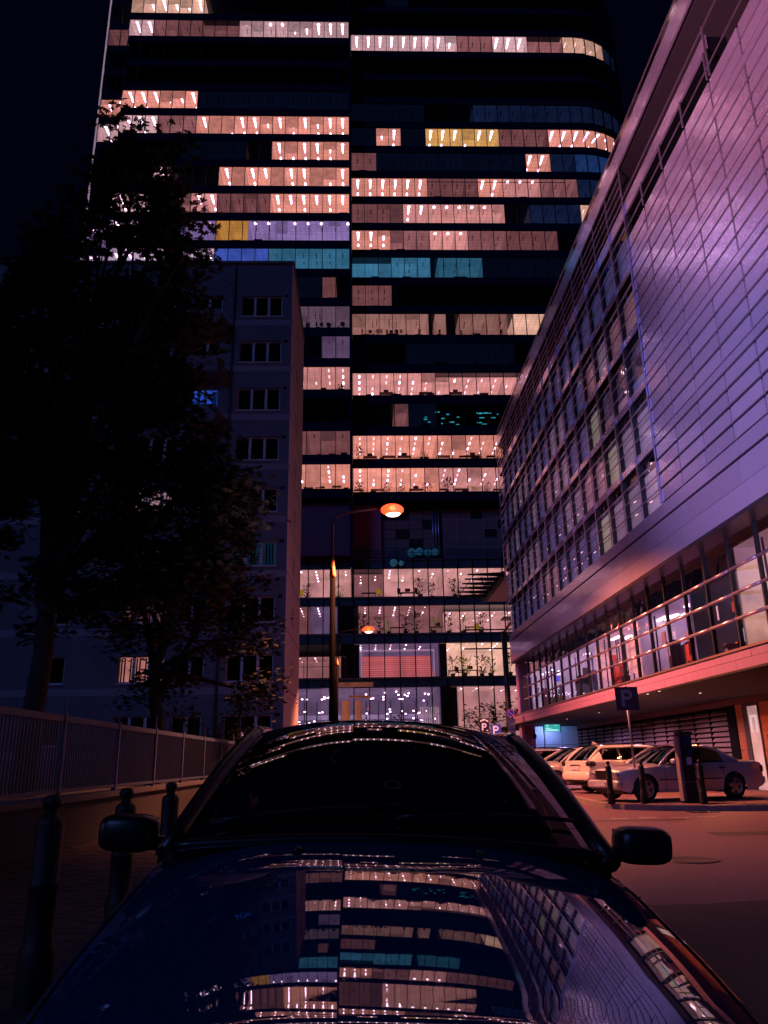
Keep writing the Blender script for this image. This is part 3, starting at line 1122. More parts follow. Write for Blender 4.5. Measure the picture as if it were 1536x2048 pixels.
for i, (kd, zf, x, sc_) in enumerate(plants):
    t = thing("office_plant", ("dark green bushy", "sunlit yellow-green", "wide leafy green")[kd].replace("sunlit ", "")+ " potted plant, %s, %s" % (FL[zf], bay_name(x)), "potted plant",
              (x, 80 + (0.9 if i % 2 else 1.4), zf + 0.014), rnd.uniform(0, 6), "potted plants in the tower offices")
    t.scale = (sc_ * 1.2, sc_ * 1.2, sc_ * 1.2)
    link("leaves", pl_me[kd], t)
    link("pot", pot_me, t)
    link("stem", stem_me, t)
desk_top = pmat("desk_top", (0.45, 0.38, 0.36), 0.5)
desk_leg = pmat("desk_leg", (0.04, 0.035, 0.04), 0.5)
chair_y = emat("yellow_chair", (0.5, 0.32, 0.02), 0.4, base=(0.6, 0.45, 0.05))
chair_d = pmat("dark_chair", (0.03, 0.02, 0.03), 0.6)
dt = MB().box(-0.75, 0.75, -0.35, 0.35, 0.72, 0.76).mesh("desk_top", desk_top)
dl = MB().box(-0.025, 0.025, -0.3, 0.3, 0, 0.72).mesh("leg", desk_leg)
scn = MB().box(-0.28, 0.28, -0.02, 0.02, 0.86, 1.2).box(-0.03, 0.03, -0.01, 0.01, 0.76, 0.86).mesh("monitor", desk_leg)
for i, (zf, x, d) in enumerate([(32.56, 1.2, 1.3), (32.56, 3.3, 1.2), (32.56, 5.0, 1.2), (32.56, 9.3, 1.2), (32.56, 12.6, 1.2), (28.74, 2.0, 1.4), (28.74, 6.2, 1.4), (28.74, 11.2, 1.4),
                                (40.2, 3.1, 1.0), (40.2, 7.6, 1.0), (40.2, 11.0, 1.0), (17.31, 0.9, 1.6), (17.31, 5.0, 1.6), (13.54, 3.8, 1.0), (13.54, 8.0, 1.0), (13.54, 11.6, 1.2), (9.14, 11.2, 1.5), (9.14, 9.7, 1.5)]):
    t = thing("office_desk", "plain desk, %s, %s" % (FL[zf], bay_name(x)), "desk", (x, 80 + d, zf + 0.014), 0, "desks in the tower offices")
    link("desk_top", dt, t)
    link("leg", dl, t, (-0.7, 0, 0))
    link("leg", dl, t, (0.7, 0, 0))
    if i % 2 == 0:
        link("monitor", scn, t)
seat = {}
for key, mm in (("yellow", chair_y), ("dark", chair_d)):
    seat[key] = (MB().box(-0.25, 0.25, -0.25, 0.25, 0.44, 0.5).mesh("seat", mm), MB().box(-0.24, 0.24, 0.22, 0.27, 0.55, 1.05).mesh("backrest", mm),
                 MB().tube([(0, 0, 0.05), (0, 0, 0.44)], 0.03, 6).box(-0.28, 0.28, -0.03, 0.03, 0, 0.05).box(-0.03, 0.03, -0.28, 0.28, 0.001, 0.051).mesh("base", desk_leg))
for i, (c, zf, x, d) in enumerate([("yellow", 13.54, 12.0, .7), ("yellow", 17.31, -6.1, .8), ("yellow", 17.31, 2.0, .7), ("dark", 9.14, 9.9, .7), ("dark", 17.31, 4.2, .6), ("dark", 17.31, 6.0, .6), ("dark", 9.14, 12.5, .8)]):
    t = thing("office_chair", "%s swivel chair, %s, %s" % (c, FL[zf], bay_name(x)), "office chair", (x, 80 + d, zf + 0.014), 0.2 * i, "swivel chairs in the tower offices")
    for nm, me in zip(("seat", "backrest", "base"), seat[c]):
        link(nm, me, t)

# ------------------------------------------------------------------ COMMERCIAL BUILDING on the right
shop = thing("commercial_building", "long right-hand building clad in lilac metal panels above a glazed shop floor", "building", (8.73, 0, 0))
# local x = world x - 8.73
PX = 0.0


def panel_mat(name, color, rough, seed):
    m = bpy.data.materials.new(name)
    t = nt(m)
    b = t.nodes["Principled BSDF"]
    b.inputs["Metallic"].default_value = 0.74
    b.inputs["Coat Weight"].default_value = 0.6
    b.inputs["Coat Roughness"].default_value = 0.07
    b.inputs["Coat IOR"].default_value = 1.7
    tc = t.nodes.new("ShaderNodeTexCoord")
    geo = t.nodes.new("ShaderNodeObjectInfo")
    nz = t.nodes.new("ShaderNodeTexNoise")
    nz.inputs["Scale"].default_value = 0.9
    nz.inputs["Detail"].default_value = 6
    t.links.new(tc.outputs["Object"], nz.inputs["Vector"])
    mx = t.nodes.new("ShaderNodeMix")
    mx.data_type = 'RGBA'
    mx.inputs[6].default_value = (*[c * 0.84 for c in color], 1)
    mx.inputs[7].default_value = (*[min(1, c * 1.05) for c in color], 1)
    t.links.new(geo.outputs["Random"], mx.inputs[0])
    t.links.new(mx.outputs[2], b.inputs["Base Color"])
    mr = t.nodes.new("ShaderNodeMapRange")
    mr.inputs[3].default_value = rough * 0.94
    mr.inputs[4].default_value = rough * 1.06
    t.links.new(nz.outputs["Fac"], mr.inputs[0])
    t.links.new(mr.outputs[0], b.inputs["Roughness"])
    bp = t.nodes.new("ShaderNodeBump")
    bp.inputs["Strength"].default_value = 0.02
    bp.inputs["Distance"].default_value = 0.02
    t.links.new(nz.outputs["Fac"], bp.inputs["Height"])
    t.links.new(bp.outputs[0], b.inputs["Normal"])
    n4 = t.nodes.new("ShaderNodeTexNoise")
    n4.inputs["Scale"].default_value = 1.6
    n4.inputs["Detail"].default_value = 3
    t.links.new(tc.outputs["Object"], n4.inputs["Vector"])
    b4 = t.nodes.new("ShaderNodeBump")
    b4.inputs["Strength"].default_value = 0.25
    b4.inputs["Distance"].default_value = 0.02
    t.links.new(n4.outputs["Fac"], b4.inputs["Height"])
    t.links.new(b4.outputs[0], b.inputs["Coat Normal"])
    MATS[name] = m
    return m


panel_m = panel_mat("lilac_metal", (0.84, 0.66, 0.95), 0.21, 0)
bar_m = pmat("sunshade_metal", (0.62, 0.50, 0.66), 0.35, 0.9)
joint_m = pmat("joint_dark", (0.004, 0.004, 0.007), 0.9, spec=0.1)
stone_m = pmat("pink_stone", (0.42, 0.21, 0.44), 0.55, var=0.12, vscale=5, bump=0.1)
Q = 1.543
Y0 = 21.32
YN = 6.0
YF = 46.0
LV = [9.92, 11.95, 13.98, 16.03, 18.03]
# backing wall (dark joints show through)
b = MB()
b.box(0.18, 0.5, YN, Y0 - 0.02, 7.72, 17.18)
b.box(0.18, 0.5, YN, YF, 6.56, 8.14)
b.build("backing", joint_m, shop)
b = MB()
b.box(4.1, 12, YN, YF, 6.9, 20.0)
b.box(0.8, 4.1, YN, 21.2, 16.9, 17.15)
b.build("inner_mass", joint_m, shop)
pm_cache = {}


def panel(y0, y1, z0, z1, name="cladding_panel", mat=None, x=0.0, gap=0.042, t=0.06, tilt=True):
    key = (round(y1 - y0, 3), round(z1 - z0, 3), name, gap, t)
    if key not in pm_cache:
        b = MB()
        w, h = y1 - y0, z1 - z0
        b.box(0, t, gap, w - gap, gap, h - gap)
        pm_cache[key] = b.mesh(name, mat or panel_m)
    o = link(name, pm_cache[key], shop, (x, y0, z0))
    if tilt:
        o.rotation_euler = (0, rnd.uniform(-.0016, .0016), rnd.uniform(-.0016, .0016))
    return o


def cols(a, b):
    return a


# blind panelled part (nearer than Y0): storeys with four rows over a long ledge course
full = [Y0 - 2 * Q * k for k in range(0, 6)]     # 21.32, 18.23, 15.15 ...
for li, z in enumerate([7.73] + LV):
    top = (LV + [99])[li] if li < len(LV) else None
    if z >= 17:
        break
    ledge_h = 0.42 if li == 0 else 0.26
    ztop_ = LV[li] if li < len(LV) else 17.2
    rowsz = [z + ledge_h]
    hrow = (ztop_ - z - ledge_h) / 4
    for q in range(4):
        rowsz.append(z + ledge_h + hrow * (q + 1))
    if z > 15:
        rowsz = [r_ for r_ in rowsz if r_ < 17.25]
        rowsz[-1] = 17.2
    for k in range(5):
        y1 = Y0 - 2 * Q * k
        y0 = y1 - 2 * Q
        panel(y0, y1, z + 0.03, z + ledge_h, gap=0.008)
        for a, c in zip(rowsz[:-1], rowsz[1:]):
            panel(y0, y0 + Q, a, c)
            panel(y0 + Q, y1, a, c)
# ledge courses in the window part
nb = 16
for li, z in enumerate([7.73] + LV):
    ledge_h = 0.42 if li == 0 else (0.26 if z < 18 else 0.47)
    for k in range(nb // 2):
        panel(Y0 + 2 * Q * k, Y0 + 2 * Q * (k + 1), z + 0.03, z + ledge_h, gap=0.006)
    b = MB()
    b.box(0.05, 0.8, Y0, YF, z + 0.0, z + ledge_h - 0.02)
    b.build("ledge_core", joint_m, shop)
panel(15.0, Y0, 18.06, 18.5, gap=0.006)
MB().box(0.05, 0.6, 15.05, Y0, 18.08, 18.48).build("beam_core", joint_m, shop)
# fascia: tall panels with half seams, under the black groove
for k in range(-6, nb // 2):
    y0 = Y0 + 2 * Q * k
    if y0 + 2 * Q < YN:
        continue
    panel(y0, y0 + Q, 7.12, 7.70, gap=0.007, name="fascia_panel")
    panel(y0 + Q, y0 + 2 * Q, 7.12, 7.70, gap=0.007, name="fascia_panel")
    panel(y0, y0 + 2 * Q, 6.55, 7.12, gap=0.005, name="fascia_panel")
# windows with deep reveals
wf = MB()
rv = 0.17
wf.box(0.03, rv, -0.07, 0.07, 0, 1.77)
wf.box(rv - 0.05, rv, 0.07, Q - 0.07, 0, 0.05)
wf.box(rv - 0.05, rv, 0.07, Q - 0.07, 1.72, 1.77)
wf = wf.mesh("window", pmat("window_reveal", (0.02, 0.022, 0.035), 0.5, 0.3))
hr = 1.77 / 4
clear_g = gmat("clear_window", (0.75, 0.75, 0.85), 0.12, 0.015, wav=0.15)


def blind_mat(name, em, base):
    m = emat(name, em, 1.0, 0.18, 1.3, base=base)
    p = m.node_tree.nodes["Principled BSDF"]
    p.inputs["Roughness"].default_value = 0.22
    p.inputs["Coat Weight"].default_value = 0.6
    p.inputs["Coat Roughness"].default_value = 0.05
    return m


blinds = [blind_mat("blind_faint_glow", (0.024, 0.024, 0.075), (0.20, 0.20, 0.30)), blind_mat("blind_soft", (0.11, 0.07, 0.11), (0.3, 0.25, 0.3)),  # blind tones put in as emission, even on the dimmest
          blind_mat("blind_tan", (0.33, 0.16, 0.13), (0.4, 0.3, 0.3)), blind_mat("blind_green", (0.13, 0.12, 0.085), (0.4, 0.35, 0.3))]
pane_me = {}
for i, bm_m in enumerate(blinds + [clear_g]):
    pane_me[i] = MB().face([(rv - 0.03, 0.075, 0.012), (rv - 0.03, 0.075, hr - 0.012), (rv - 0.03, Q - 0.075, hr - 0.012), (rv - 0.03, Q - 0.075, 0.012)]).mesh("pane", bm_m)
lit_row = {0: 0.55, 1: 0.35, 2: 0.22, 3: 0.30, 4: 0.0}
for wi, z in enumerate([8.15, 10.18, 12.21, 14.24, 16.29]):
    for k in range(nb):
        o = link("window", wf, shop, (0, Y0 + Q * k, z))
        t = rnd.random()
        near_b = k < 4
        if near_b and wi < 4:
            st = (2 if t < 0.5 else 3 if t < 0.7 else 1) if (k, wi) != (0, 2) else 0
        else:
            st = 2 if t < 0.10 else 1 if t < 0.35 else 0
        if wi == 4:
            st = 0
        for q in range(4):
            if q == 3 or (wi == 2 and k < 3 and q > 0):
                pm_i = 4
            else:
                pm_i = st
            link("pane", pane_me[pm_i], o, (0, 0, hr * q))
# dim rooms behind the clear upper panes
b = MB()
for z in (8.15, 10.18, 12.21, 14.24, 16.29):
    b.box(3.3, 3.35, Y0, YF, z + 0.02, z + 1.75)
    b.box(0.4, 3.35, Y0, YF, z + 1.75, z + 1.765)
b.build("rooms", emat("dim_room", (0.040, 0.022, 0.05), 1.0, 0.6, 0.3, base=(0.3, 0.28, 0.3)), shop)
b = MB()
rr = random.Random(9)
for z in (8.15, 10.18, 12.21, 14.24):
    for k in range(26):
        y = rr.uniform(Y0, YF)
        b.box(rr.uniform(.9, 2.6), rr.uniform(2.7, 3.2), y, y + 0.12, z + 1.70, z + 1.745)
tag(b.build("ceiling_lamps", lamp_s, shop), kind="stuff")
# sun-shade bars in front of the windows
bh = MB().box(-0.045, 0.0, 0, YF - Y0, -0.014, 0.014).mesh("sunshade_bar", bar_m)
for z in (8.15, 10.18, 12.21, 14.24, 16.29):
    for q in range(1, 4):
        link("sunshade_bar", bh, shop, (-0.01, Y0, z + hr * q))
bv = MB().box(-0.055, -0.012, -0.014, 0.014, 8.15, 19.93).mesh("sunshade_post", bar_m)
for k in range(nb + 1):
    link("sunshade_post", bv, shop, (0, Y0 + Q * k, 0))
for z in (18.6, 18.93, 19.24, 19.56):
    link("sunshade_bar", bh, shop, (-0.01, Y0, z))
b = MB()
b.box(-0.04, 0.0, 15.0, 15.04, 17.22, 18.75)
b.box(-0.04, 0.0, 13.6, Y0, 18.66, 18.69)
b.box(0.0, 0.03, 12.0, Y0, 17.55, 17.58)
for k in range(1, 5):
    b.box(-0.05, -0.01, Y0 - Q * k - 0.012, Y0 - Q * k + 0.012, 17.2, 18.06)
b.build("terrace_rail", bar_m, shop)
# dark strip of windows behind the terrace rail, terrace back wall
b = MB()
b.face([(0.7, 12, 17.2), (0.7, 12, 18.05), (0.7, Y0, 18.05), (0.7, Y0, 17.2)])
b.build("strip_window", gmat("dark_strip_glass", (0.08, 0.09, 0.13), 0.25, 0.05, wav=0.5), shop)
# eaves: edge course, soffit and glass rail
for k in range(-1, 14):
    y0 = 15.0 + 2.32 * k
    y1 = min(y0 + 2.32, YF - 0.02)
    if y0 < YF - 0.1:
        panel(y0, y1, 20.0, 20.66, gap=0.005, name="roof_edge_panel", x=-0.02)
sf = MB().box(0.1, 4.2, 0.01, 4.62, 19.93, 19.99).mesh("soffit_panel", pmat("dark_soffit", (0.03, 0.022, 0.03), 0.7, var=0.2, bump=0.2))
for k in range(0, 8):
    link("soffit_panel", sf, shop, (0, 9.0 + 4.63 * k, 0))
b = MB()
b.box(0.06, 12, YN, YF - 0.05, 20.0, 20.6)
b.build("roof", joint_m, shop)
b = MB()
b.box(0.02, 0.05, 12.5, YF - 0.1, 20.66, 21.0)
b.build("roof_rail_glass", gmat("rail_glass", (0.55, 0.65, 0.8), 0.35, 0.08), shop)
MB().box(0.0, 0.06, 12.5, YF - 0.1, 21.0, 21.03).build("roof_rail", bar_m, shop)
# far end wall
b = MB()
b.box(0.35, 12, YF - 0.01, YF + 0.15, 6.56, 20.0)
b.build("end_wall", pmat("end_wall", (0.18, 0.16, 0.2), 0.6), shop)
# fascia underside
MB().box(0.0, 0.62, YN, YF, 6.45, 6.54).build("fascia_underside", pmat("underside", (0.05, 0.035, 0.05), 0.35, 0.5), shop)

# ---- glazed shop floor
GX = 0.57
P5 = 1.4715
GZ = [3.60, 4.40, 5.02, 5.63, 6.24]
GZ2 = [4.40, 5.02, 5.63, 6.24, 6.52]
sg = gmat("shop_glass", (0.95, 0.92, 1.0), 0.07, 0.02, wav=0.35)
sg_up = gmat("shop_glass_upper", (0.45, 0.40, 0.68), 0.28, 0.05, wav=0.8)
swf = MB()
swf.box(-0.05, 0.05, -0.035, 0.035, 3.55, 6.5)
swf = swf.mesh("window", frame_m)
pane5 = []
for i in range(5):
    pane5.append(MB().face([(0, 0.04, GZ[i]), (0, 0.04, GZ2[i] - 0.02), (0, P5 - 0.04, GZ2[i] - 0.02), (0, P5 - 0.04, GZ[i])]).mesh("pane", sg if i < 3 else sg_up))
tb = MB().tube([(0, 0, 0), (0, P5, 0)], 0.045, 8).mesh("transom", bar_m)
nG = int((YF - 8.6) / P5)
YG = 19.0 - 7 * P5 - 0.0
nG = int((YF - 0.4 - YG) / P5)
for k in range(nG):
    y = YG + P5 * k
    o = link("window", swf, shop, (GX, y, 0))
    for i in range(5):
        link("pane", pane5[i], o, (rnd.uniform(0, .006), 0, 0), (0, 0, rnd.uniform(-.006, .006)))
    for z in GZ[1:4]:
        link("transom", tb, o, (-0.06, 0, z - 0.01))
b = MB()
b.box(GX + 0.02, 12, YN, YF, 3.1, 3.55)
b.box(GX + 0.02, 12, YN, YF - 0.02, 6.56, 6.85)
b.build("floor_slab", joint_m, shop)
# interiors, one per shop unit
units = [(YN, 18.95, (0.55, 0.26, 0.17), 1.15, 4.2, "tan"), (19.05, 21.9, (0.002, 0.006, 0.014), 1.0, 5.0, "dark"), (22.0, 26.3, (0.16, 0.075, 0.17), 1.6, 3.2, "violet"),
         (26.4, 31.5, (0.50, 0.20, 0.30), 1.35, 3.4, "rose"), (31.6, 37.2, (0.36, 0.20, 0.36), 1.5, 3.0, "lilac"), (37.3, 45.6, (0.50, 0.30, 0.48), 1.45, 3.0, "white")]
for y0, y1, c, s, dp, nm in units:
    b = MB()
    zc = 5.62 if nm != "tan" else 6.2
    x0, x1 = GX + 0.12, GX + dp
    b.face([(x0, y0, zc), (x1, y0, zc), (x1, y1, zc), (x0, y1, zc)], 0)
    b.face([(x1, y0, 3.56), (x1, y1, 3.56), (x1, y1, zc), (x1, y0, zc)], 1)
    b.face([(x0, y0, 3.56), (x1, y0, 3.56), (x1, y0, zc), (x0, y0, zc)], 1)
    b.face([(x0, y1, 3.56), (x1, y1, 3.56), (x1, y1, zc), (x0, y1, zc)], 1)
    b.face([(x0, y0, 3.56), (x1, y0, 3.56), (x1, y1, 3.56), (x0, y1, 3.56)], 2)
    u = b.build("shop_unit", [emat("shop_ceiling_" + nm, c, s, 0.3, 0.5), emat("shop_wall_" + nm, tuple(v * .85 for v in c), s, 0.6, 1.1), pmat("shop_floor", (0.15, 0.1, 0.12), 0.4)], shop)
    rr = random.Random(int(y0))
    L = MB()
    for k in range(int((y1 - y0) * 1.3)):
        y = rr.uniform(y0 + .2, y1 - .8)
        x = rr.uniform(x0 + .3, x1 - .5)
        if nm == "tan":
            L.lathe([(0.001, -0.03), (0.13, -0.03), (0.13, 0)], 14, 0, (x, y, zc))
        elif nm == "dark":
            if k < 2:
                L.box(x, x + .2, y, y + .2, zc - .05, zc)
        elif nm == "violet" or nm == "rose":
            L.box(x, x + .12, y, y + 1.0, zc - .05, zc - 0.01)
        else:
            L.box(x, x + .15, y, y + .15, zc - .05, zc - 0.01)
    if L.f:
        tag(L.build("ceiling_lamps", emat("shop_lamp", (1.0, 0.72, 0.85), 6.0), u), kind="stuff")
    # displays: racks, posters, curtains
    D = MB()
    for k in range(int((y1 - y0) * 6.5)):
        y = rr.uniform(y0 + .1, y1 - .6)
        x = rr.uniform(x0 + .1, x0 + 1.6)
        t = rr.random()
        w = rr.uniform(.05, .42)
        if t < 0.5:
            D.box(x, x + .3, y, y + w, 3.56, 3.56 + rr.uniform(.4, 1.5), rr.choice((0, 0, 1, 3)))
        elif t < 0.75:
            z = rr.uniform(3.9, 5.0)
            D.box(x, x + .02, y, y + w, z, z + rr.uniform(.2, .5), rr.choice((1, 2, 2, 3)))
        else:
            D.box(x, x + .04, y, y + .05, 3.56, zc, 0)
    if nm == "tan":
        for k in range(22):
            y = 10.6 + k * 0.37
            D.box(x0 + 1.6 + .08 * (k % 2), x0 + 1.65 + .08 * (k % 2), y, y + 0.33, 3.6, 6.15, 4)
    if nm == "rose":
        for k in range(9):
            D.box(x0 + .15, x0 + .2, y0 + .35 + k * .16, y0 + .42 + k * .16, 3.7 + .05 * k, 5.2, 5)
    D.build("displays", [pmat("rack_dark", (0.03, 0.025, 0.05), 0.5), pmat("goods_mid", (0.25, 0.2, 0.35), 0.6), emat("poster_white", (0.5, 0.34, 0.5), 0.8, .4, 3),
                         pmat("goods_red", (0.4, 0.06, 0.08), 0.6), emat("lit_curtain", (0.62, 0.30, 0.16), 0.7, .35, 2.5), emat("pink_stripe", (0.7, 0.22, 0.25), 0.9)], u)
b = MB()
b.box(GX + 0.8, GX + 1.0, 41.0, 41.5, 5.0, 5.25)
b.box(GX + 0.8, GX + 1.0, 37.6, 38.0, 5.0, 5.3)
b.build("blue_screens", emat("blue_screen", (0.04, 0.03, 0.9), 1.0), shop)
MB().box(GX + .4, GX + .45, 16.3, 17.4, 5.35, 5.45).build("green_sign_light", emat("exit_green", (0.02, 0.55, 0.25), 0.9), shop)
MB().lathe([(0.02, 0.2), (0.1, 0.1), (0.12, -0.1), (0.02, -0.2)], 10, 0, (GX + 1.0, 17.3, 5.0)).build("red_lantern", emat("red_lantern", (0.8, 0.05, 0.08), 0.8), shop)

# ---- stone band with two staggered courses, soffit, downlights
SB = 1.52
st_me = {}
for row, (z0, z1, off) in enumerate([(3.09, 3.31, 0.0), (3.315, 3.50, 0.76)]):
    k = 0
    y = 6.1 + off
    me = MB().box(0, 0.12, 0.006, SB - 0.006, z0, z1 - 0.004).mesh("stone_panel", stone_m)
    while y < YF - 1.0:
        link("stone_panel", me, shop, (rnd.uniform(-.002, .002), y, 0))
        y += SB
MB().box(-0.04, GX + 0.02, YN, YF, 3.505, 3.56).build("sill", pmat("sill_metal", (0.35, 0.25, 0.28), 0.4, 0.7), shop)
MB().box(0.05, 0.121, YN, YF - 0.02, 3.095, 3.495).build("band_core", joint_m, shop)
soff = pmat("arcade_soffit", (0.008, 0.006, 0.008), 0.75, var=0.2)
MB().box(0.0, 4.3, YN - 10, 56, 3.04, 3.085).build("arcade_soffit", soff, shop)
DOWN = ((8.82, 25.52), (8.79, 24.45), (8.79, 23.46))
dlm = MB().lathe([(0.001, -0.006), (0.035, -0.006), (0.04, 0.0)], 12).mesh("downlight", emat("downlight", (1.0, 0.7, 0.55), 2.5))
for x, y in DOWN:
    link("downlight", dlm, shop, (x - 8.73, y, 3.035))

# ---- ground-floor wall of the arcade with louvres and the lit doorway
AX = 12.82 - 8.73
ax = pmat("arcade_wall", (0.13, 0.05, 0.05), 0.8, var=0.25, vscale=1.5, bump=0.25)
b = MB()
b.box(AX + 0.12, AX + 0.4, -6, 60, ZR, 3.04)
b.build("arcade_wall", ax, shop)
b = MB()
b.box(AX + 0.0, AX + 0.119, -6, 60, 2.84, 3.04)
b.build("wall_beam", ax, shop)
lam = pmat("louvre_blade", (0.30, 0.22, 0.24), 0.5, 0.3, var=0.15)
Lw = 1.48
lb = MB()
# bent blade: sloping face and a small front lip
lb.face([(0.0, 0.03, 0.015), (0.0, Lw - 0.03, 0.015), (0.085, Lw - 0.03, 0.115), (0.085, 0.03, 0.115)][::-1])
lb.face([(0.0, 0.03, 0.015), (0.0, Lw - 0.03, 0.015), (0.0, Lw - 0.03, -0.012), (0.0, 0.03, -0.012)])
lb.face([(0.0, 0.03, -0.012), (0.085, 0.03, 0.09), (0.085, 0.03, 0.115), (0.0, 0.03, 0.015)])
lb.face([(0.0, Lw - 0.03, -0.012), (0.085, Lw - 0.03, 0.09), (0.085, Lw - 0.03, 0.115), (0.0, Lw - 0.03, 0.015)][::-1])
lb = lb.mesh("louvre_blade", lam)
lf = MB()
lf.box(-0.01, 0.11, -0.02, 0.02, 0.35, 2.80)
lf = lf.mesh("louvre_mullion", joint_m)
for k in range(16):
    y = 28.1 + Lw * k
    for q in range(13):
        link("louvre_blade", lb, shop, (AX, y, 0.42 + 0.18 * q))
    link("louvre_mullion", lf, shop, (AX, y, 0))
b = MB()
b.box(AX - 0.02, AX + 0.115, 27.45, 28.05, 0.3, 2.83)
b.build("louvre_end_post", joint_m, shop)
MB().box(AX + 0.10, AX + 0.118, 28.06, 51.9, 0.3, 2.83).build("louvre_backing", joint_m, shop)
om = pmat("terracotta_panel", (0.52, 0.17, 0.07), 0.6, var=0.12, vscale=2, bump=0.1)
for (y0, y1) in ((26.95, 27.42), (24.9, 25.75), (23.9, 24.89), (22.9, 23.89), (21.9, 22.89), (20.9, 21.89)):
    for z0, z1 in ((ZR, 0.75), (0.76, 1.35), (1.36, 1.95), (1.96, 2.4), (2.41, 2.83)):
        key = (round(y1 - y0, 2), z0)
        if key not in st_me:
            st_me[key] = MB().box(AX, AX + 0.119, 0.006, y1 - y0 - 0.006, z0, z1 - 0.004).mesh("wall_panel", om)
        link("wall_panel", st_me[key], shop, (0, y0, 0))
dr = MB()
dr.box(AX - 0.02, AX + 0.11, 26.62, 26.9, ZR, 2.82)
dr.box(AX - 0.02, AX + 0.11, 25.78, 25.86, ZR, 2.82)
dr.box(AX - 0.02, AX + 0.11, 25.87, 26.61, 2.74, 2.82)
dr = dr.build("door", pmat("door_frame", (0.06, 0.04, 0.045), 0.5), shop)
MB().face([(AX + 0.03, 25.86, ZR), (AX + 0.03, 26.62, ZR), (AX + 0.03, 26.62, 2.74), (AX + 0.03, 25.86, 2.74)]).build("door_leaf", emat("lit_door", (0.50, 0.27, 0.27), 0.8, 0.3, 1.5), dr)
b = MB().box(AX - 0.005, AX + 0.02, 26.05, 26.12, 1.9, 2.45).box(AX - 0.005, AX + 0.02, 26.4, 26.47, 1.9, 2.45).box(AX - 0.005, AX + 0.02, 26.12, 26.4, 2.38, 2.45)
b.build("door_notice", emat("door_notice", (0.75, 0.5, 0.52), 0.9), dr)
MB().box(AX - 0.06, AX - 0.001, 25.2, 25.36, 1.62, 1.80).build("intercom", joint_m, shop)
MB().box(AX - 0.05, AX - 0.001, 25.3, 25.38, 1.28, 1.4).build("blue_indicator", emat("blue_led", (0.05, 0.12, 1.0), 1.4), shop)
# corner pier with brown inlay, and the lavender garage entrance wall beyond
pier = MB()
pier.box(0.25, 1.0, 45.4, 46.1, 3.6, 6.44, 0)
pier.box(0.25, 1.0, 45.4, 46.1, ZR, 3.03, 0)
pier.build("corner_pier", stone_m, shop)
pi_ = MB().box(0.40, 0.72, 45.33, 45.395, 0.01, 0.94).mesh("pier_tile", pmat("brown_tile", (0.22, 0.10, 0.06), 0.6, var=0.3, bump=0.2))
for k in range(3):
    link("pier_tile", pi_, shop, (0, 0, 3.62 + 0.94 * k))
    link("pier_tile", pi_, shop, (0, 0, ZR + 0.94 * k))
gw = thing("garage_entrance", "pale blue garage wall under the glowing turquoise sign", "garage door", (10.0, 48, 0))
gm_ = pmat("pale_blue_panel", (0.55, 0.62, 0.85), 0.45, 0.1, var=0.08)
for x0, x1 in ((0.0, 0.78), (0.84, 1.85), (1.87, 2.8)):
    for z0, z1 in ((ZR, 1.0), (1.01, 1.95), (1.96, 3.0)):
        MB().box(x0, x1 - 0.01, 0, 0.1, z0, z1 - 0.01).build("wall_panel", gm_, gw)
MB().box(-0.1, 2.8, 0.1, 0.3, ZR, 3.03).build("backing", joint_m, gw)
MB().box(0.10, 0.45, -0.03, 0.0, 1.62, 1.80).build("notice", pmat("notice", (0.3, 0.33, 0.5), 0.6), gw)

# ------------------------------------------------------------------ entrance canopy and slim steel mast beyond the building
can = thing("entrance_canopy", "steel canopy with six dark tapering fins beside the far end of the panelled building", "canopy", (8.85, 48, 12.3))
fin = MB()
fin.face([(-2.1, 0, -0.04), (0, 0, -0.16), (0, 0, 0.12), (-2.1, 0, 0.04)])
fin.face([(-2.1, 0.07, -0.04), (0, 0.07, -0.16), (0, 0.07, 0.12), (-2.1, 0.07, 0.04)][::-1])
fin.face([(-2.1, 0, -0.04), (-2.1, 0.07, -0.04), (0, 0.07, -0.16), (0, 0, -0.16)])
fin.face([(-2.1, 0, 0.04), (0, 0, 0.12), (0, 0.07, 0.12), (-2.1, 0.07, 0.04)])
fin.face([(-2.1, 0, -0.04), (-2.1, 0, 0.04), (-2.1, 0.07, 0.04), (-2.1, 0.07, -0.04)])
fin = fin.mesh("fin", black_iron)
for k in range(6):
    link("fin", fin, can, (0, 0.15 + 1.35 * k, 0))
MB().box(0, 0.3, 0, 8.2, -0.25, 0.15).build("edge_beam", black_iron, can)
MB().box(0.31, 3.2, 0.1, 8.2, -0.2, -0.1).build("soffit", pmat("canopy_soffit", (0.62, 0.5, 0.56), 0.5, var=0.1), can)
MB().tube([(-1.7, 0.2, -0.1), (-1.9, 7.2, -0.05)], 0.03, 6).build("tie_rod", steel, can)
mast = thing("steel_mast", "slim dark steel mast rising in front of the tower podium beside the canopy", "mast", (10.6, 58, 0))
MB().tube([(0, 0, 0), (0, 0, 10.2)], 0.19, 12).build("shaft", pmat("mast_steel", (0.10, 0.09, 0.12), 0.4, 0.6), mast)
MB().tube([(0, 0, 10.1), (0.5, -1.5, 10.9)], 0.10, 8).box(-0.4, 1.0, -2.4, -1.2, 10.8, 10.9).build("bracket", pmat("bracket_steel", (0.5, 0.42, 0.48), 0.4, 0.6), mast)
for z in (8.9, 10.3):
    MB().box(-3.0, 2.5, -0.05, 0.05, z, z + 0.1).build("crossbar", pmat("mast_steel", (0.1, 0.1, 0.1)), mast)

